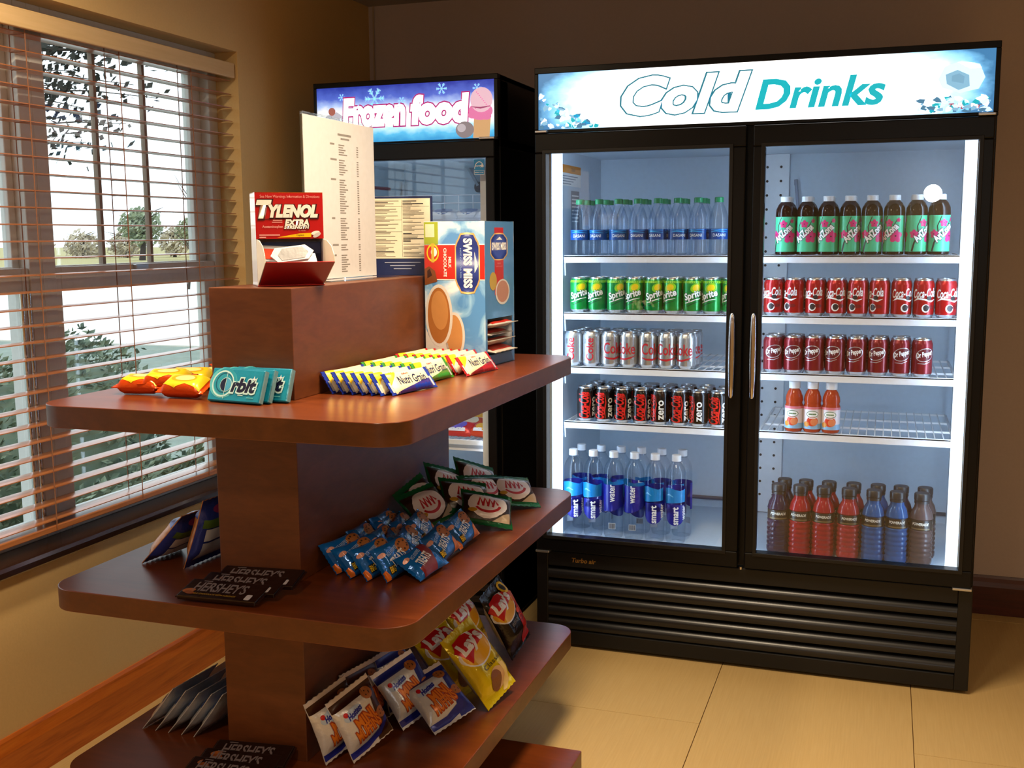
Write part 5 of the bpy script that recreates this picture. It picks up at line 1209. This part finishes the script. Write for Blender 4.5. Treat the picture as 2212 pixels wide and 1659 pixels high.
# upright price list in a clear holder
ACR = clear('clear_acrylic', (0.985, 0.995, 0.99), (0.88, 0.95, 0.92), 1.49, 0.02)
sh = tag(empty('price_list_holder', (-0.150, -1.094, ZR+0.0015)), 'tall clear acrylic holder with a white price list sheet', 'sign')
SW, SH = 0.368, 0.388; ysg = -SW/2
b = MB(); b.box(-0.0035, -0.001, -SW/2, SW/2, 0.003, SH); b.box(-0.05, 0.062, -SW/2-0.004, SW/2+0.02, 0.0, 0.003); b.box(-0.0035, 0.0025, -SW/2, SW/2, SH, SH+0.003); b.box(-0.0035, 0.0025, -SW/2-0.003, -SW/2, 0.003, SH+0.003)
b.build('acrylic_holder', ACR, sh)
pp = MB().box(-0.0007, 0.0007, -SW/2+0.003, SW/2-0.003, 0.004, SH-0.003).build('paper_sheet', flat('#d6d4d6', 0.7), sh)
d = Decal(); INK = flat('#8a8580', 0.6)
def lines(x, z, n_, ws, gap_=0.0057, h_=0.0027):
    for i in range(n_): d.rect(x, x+ws[i % len(ws)], z-gap_*i, z-gap_*i+h_, INK, 0)
W1 = [0.030, 0.024, 0.036, 0.028, 0.044, 0.032, 0.022]
d.rect(-0.015, 0.055, 0.350, 0.355, INK); d.rect(0.0, 0.045, 0.341, 0.345, INK)
zz = 0.326
for n_, hw_ in ((5, 0.022), (7, 0.032), (15, 0.026), (10, 0.016), (3, 0.03), (8, 0.018)):
    d.rect(-0.055, -0.055+hw_, zz, zz+0.0042, INK); lines(-0.012, zz, n_, W1); lines(0.082, zz, n_, [0.010]); zz -= 0.0057*n_ + 0.008
    if zz < 0.03: break
tag(d.build('price_print', on_plane((0.0008, 0, 0), (0, 1, 0), (0, 0, 1)), pp, eps=0.0002), kind='stuff')

# framed information card
fc = tag(empty('information_card', (-0.125, -0.800, ZR+0.0006), math.radians(12)), 'navy bordered information card with cream panel of fine print', 'sign')
b = MB(); b.box(-0.085, 0.085, 0, 0.004, 0, 0.214); b.prism([(0.004, 0.0), (0.045, 0.0), (0.006, 0.12), (0.004, 0.12)], 'x', -0.02, 0.02); b.build('card_board', flat('#16234e', 0.35), fc, bevel=0.001, fixn=True)
d = Decal(); CP = flat('#d8cfb6', 0.6); I2 = flat('#6a6558', 0.6)
d.rect(-0.079, 0.079, 0.046, 0.208, CP, 0)
rr = random.Random(2)
for cx in (-0.076, 0.003):
    z = 0.202
    while z > 0.05:
        big = rr.random() < 0.14
        d.rect(cx, cx+rr.uniform(0.02, 0.071), z-0.0016-0.0008*big, z, I2 if not big else TXTK, 1); z -= rr.choice((0.0036, 0.0036, 0.0036, 0.0075))
d.rect(0.0, 0.0008, 0.05, 0.204, I2, 1); d.rect(-0.076, 0.076, 0.186, 0.1868, I2, 1); d.rect(-0.076, 0.0, 0.150, 0.1508, I2, 1); d.rect(-0.076, 0.0, 0.118, 0.1188, I2, 1)
for k, wd in enumerate((0.10, 0.07, 0.05)): d.rect(-wd/2, wd/2, 0.034-0.0085*k, 0.0362-0.0085*k, flat('#9aa0b8', 0.5), 1)
d.build('card_print', on_plane((0, -0.0005, 0), (1, 0, 0), (0, 0, 1)), fc)

# cocoa mix carton
a = math.radians(-5); BWd, BD, BHt = 0.178, 0.185, 0.381
kx, ky = 0.142, -0.872
cb = tag(empty('cocoa_box', (kx, ky, Z1+0.0006), a), 'tall light blue cocoa mix carton with open corner dispenser', 'box')
SKYM, n, l, bs = new_mat('sky_print'); bs.inputs['Roughness'].default_value = 0.28; bs.inputs['Coat Weight'].default_value = 0.3
tc = n.new('ShaderNodeTexCoord'); ns = n.new('ShaderNodeTexNoise'); ns.inputs['Scale'].default_value = 9; ns.inputs['Detail'].default_value = 5; ns.inputs['Distortion'].default_value = 1.2; cr_ = n.new('ShaderNodeValToRGB')
e = cr_.color_ramp.elements; e[0].position = 0.42; e[0].color = hexc('#5690d0'); e[1].position = 0.66; e[1].color = hexc('#f4f6fb'); k = e.new(0.52); k.color = hexc('#8fc0ea')
l.new(tc.outputs['Object'], ns.inputs['Vector']); l.new(ns.outputs['Fac'], cr_.inputs['Fac']); l.new(cr_.outputs['Color'], bs.inputs['Base Color'])
b = MB(); tk = 0.0016; sz = 0.125   # side opening height
b.box(-BWd, 0, 0, tk, 0, BHt); b.box(-BWd, 0, BD-tk, BD, 0, BHt); b.box(-BWd, -BWd+tk, tk, BD-tk, 0, BHt); b.box(-BWd, 0, tk, BD-tk, 0, tk); b.box(-BWd, 0, tk, BD-tk, BHt-tk, BHt)
b.box(-tk, 0, tk, BD-tk, sz, BHt, 1); b.box(-tk, 0, tk, 0.012, 0, sz, 1); b.box(-tk, 0, BD-0.012, BD-tk, 0, sz, 1); b.box(-tk, 0, 0.012, BD-0.012, 0, 0.028, 1)
b.build('carton', [SKYM, flat('#4f86bd', 0.3, 0, 0.5, 0.3)], cb)
MB().box(-0.09, -0.085, tk, BD-tk, tk, sz).build('inner_flap', flat('#2c4a7a', 0.6), cb)
d = Decal(); CR, CB, CN, CG_ = flat('#c2281c', 0.3), flat('#20307c', 0.3), flat('#c9a060', 0.35), flat('#9aa82c', 0.35)
CUP, COF, COF2 = flat('#d8d4d0', 0.3), flat('#a86a34', 0.4), flat('#c48a50', 0.4)
d.rect(-0.255, 0, 0.228, 0.318, CR, 0); d.rect(-0.255, 0, 0.226, 0.2285, TXTW, 1); d.rect(-0.255, 0, 0.3175, 0.320, TXTW, 1)
d.poly([(-0.255, 0.318), (-0.255+0.06, 0.318), (-0.255+0.06, 0.378), (-0.255, 0.378)], CG_, 1); d.rect(-0.255+0.006, -0.255+0.045, 0.338, 0.372, flat('#d6d2b0', 0.5), 2)
def plaque(cx, cz, hw_, hh, m_, lay):
    p = []
    for sx, sy in ((1, 1), (-1, 1), (-1, -1), (1, -1)):
        seq = [(1.0, 0.0), (1.0, 0.55), (0.86, 0.72), (0.74, 0.80), (0.55, 0.97), (0.0, 1.0)]
        if sx*sy < 0: seq = seq[::-1]
        p += [(cx+sx*u*hw_, cz+sy*v*hh) for u, v in seq]
    d.poly(p, m_, lay)
plaque(-0.072, 0.270, 0.052, 0.080, CN, 2); plaque(-0.072, 0.270, 0.047, 0.075, CB, 3)
d.text('SWISS MISS', -0.070, 0.270, TXTW, 4, w=0.126, h=0.033, rot=-90, bold=0.05, space=1.05); d.text('HOT COCOA MIX', -0.100, 0.270, flat('#8fb0dc', 0.4), 4, w=0.078, h=0.006, rot=-90)
d.poly([(-0.042, 0.245), (-0.028, 0.262), (-0.042, 0.30)], TXTW, 4)
d.text('MILK', -0.146, 0.272, TXTW, 2, w=0.028, h=0.011, rot=-90, bold=0.02); d.text('CHOCOLATE', -0.166, 0.272, TXTW, 2, w=0.074, h=0.012, rot=-90, bold=0.02)
d.ring(-0.218, 0.297, 0.024, 0.021, 0.005, YEL, 2); d.ell(-0.213, 0.299, 0.013, 0.012, TXTW, 2); d.rect(-0.224, -0.212, 0.272, 0.322, flat('#c9a83a', 0.4), 3)
d.poly([(-0.255, 0.212), (-0.20, 0.222), (-0.21, 0.25), (-0.235, 0.262), (-0.255, 0.255)], flat('#7a4422', 0.4), 2); d.poly([(-0.255+0.012, 0.23), (-0.222, 0.238), (-0.232, 0.256), (-0.255+0.012, 0.25)], flat('#3a1c10', 0.4), 3)
d.ell(-0.195, 0.132, 0.058, 0.083, CUP, 3, 0, 32); d.ell(-0.196, 0.132, 0.048, 0.074, COF, 4, 0, 32); d.ell(-0.192, 0.146, 0.036, 0.052, COF2, 5, 8, 24)
d.ell(-0.132, 0.080, 0.046, 0.062, CUP, 1, 0, 32); d.ell(-0.134, 0.080, 0.038, 0.055, COF2, 2, 0, 32); d.poly([(-0.255, 0.0), (-0.14, 0.0), (-0.16, 0.06), (-0.235, 0.07), (-0.255, 0.10)], CUP, 2)
d.build('front_print', on_plane((0, 0, 0), (BWd/0.255, 0, 0), (0, 0, 1.006)), cb, eps=0.0003, step=0.00015, clip=(-0.255+0.0005, -0.0005, 0.0005, 0.378-0.0005))
d = Decal()
d.rect(0.034, 0.066, 0.185, 0.362, CR, 0); plaque(0.050, 0.312, 0.031, 0.036, CN, 1); plaque(0.050, 0.312, 0.028, 0.033, CB, 2); d.text('SWISS MISS', 0.050, 0.313, TXTW, 3, w=0.050, h=0.018, bold=0.05); d.poly([(0.04, 0.33), (0.052, 0.338), (0.062, 0.33)], TXTW, 3)
d.text('MILK', 0.050, 0.268, PNK, 1, w=0.012); d.text('CHOCOLATE', 0.050, 0.260, PNK, 1, w=0.024); d.ell(0.028, 0.222, 0.013, 0.024, flat('#b99a3a', 0.4), 1)
d.ell(0.062, 0.192, 0.026, 0.034, CUP, 1, 0, 24); d.ell(0.062, 0.193, 0.022, 0.029, flat('#b8826a', 0.4), 2, 0, 24)
d.build('side_print', on_plane((0, 0, 0), (0, BD/0.105, 0), (0, 0, 1.006)), cb, eps=0.0003, step=0.00015)
def sachet():
    o = bag('cocoa_packet', 0.140, 0.085, 0.014, '#d9d2c4', None, crimp=0.008, seed=1.1, nu=10, nv=12, wr=0.002, rough=0.35)
    d_ = Decal(); d_.rect(-0.062, 0.062, 0.014, 0.068, F_('#bf2a1c'), 0); f = bag_fn(0.140, 0.085, 0.014, 0.008, 'v', 1.1, 0.05, 0.002); d_.build('packet_print', lambda u, v: (f(u, v), (0, -1, 0)), o, du=0.008, dv=0.008, eps=0.0006); return o
SL = ['red and cream cocoa packet poking out uppermost from the carton', 'cream cocoa packet below the red one in the carton opening', 'cocoa packet drooping in the middle of the carton opening', 'lowest cocoa packet sliding out of the carton opening']
Rz = Matrix.Rotation(a, 4, 'Z')
for k, (z, rx, out) in enumerate(((0.108, 97, 0.020), (0.084, 88, 0.004), (0.062, 104, 0.012), (0.040, 84, 0.018))):
    o = _seen.get('sachet') and dup(_seen['sachet']) or sachet(); _seen.setdefault('sachet', o)
    if rx == 84: pass
    Mt = Matrix.Translation((kx, ky, Z1)) @ Rz @ Matrix.Translation((-0.028+out, BD/2, z)) @ Matrix.Rotation(math.radians(90), 4, 'Z') @ Matrix.Rotation(-math.radians(rx), 4, 'X')
    o.matrix_world = Mt @ Matrix.Translation((0, 0, -0.03)); tag(o, SL[k], 'packet', 'cocoa packets in the carton')

# ------------------------------------------------------------------ frozen packets in the freezer
def fz(col, col2):
    def mk():
        def art(d_, w_, h_): d_.ell(0, h_*0.5, w_*0.3, h_*0.28, F_(col2), 1); d_.rect(-w_*0.3, w_*0.3, h_*0.2, h_*0.3, WHT, 1)
        return bag('frozen_packet', 0.125, 0.100, 0.040, col, art, seed=len(col2)+ord(col[2]), crimp=0.009, wr=0.003)
    return mk
FZ = [('#cf3a1c', '#f0b020'), ('#d8542a', '#f2e0c0'), ('#c22a2a', '#6a5ac0'), ('#e0702a', '#f6e6b0'), ('#d9dde6', '#8f9fc8')]
cn = 0
for rw, y in enumerate((0.17, 0.28, 0.40, 0.53)):
    for i, x in enumerate((-0.276, -0.376, -0.484)):
        c = FZ[(rw*3+i*2) % 4]; put('fz%s' % c[0], fz(*c), x+0.01*(rw % 2), y, 0.692, 8*((rw+i) % 3)-8, 74-6*(i % 2), 0, '%s frozen packet on the low freezer shelf, %s row, %s from the glass hinge' % ('red' if c[0] != '#e0702a' else 'orange', ORD[rw], ORD[i]), 'frozen food', 'frozen packets on the low freezer shelf')
for i, x in enumerate((-0.27, -0.36, -0.45, -0.54)):
    put('fz%s' % FZ[4][0], fz(*FZ[4]), x, 0.24+0.02*(i % 2), 1.492, 6*i-8, 72, 0, 'white frozen packet on the upper freezer shelf, %s from the glass hinge' % ORD[i], 'frozen food', 'white frozen packets on the upper freezer shelf')
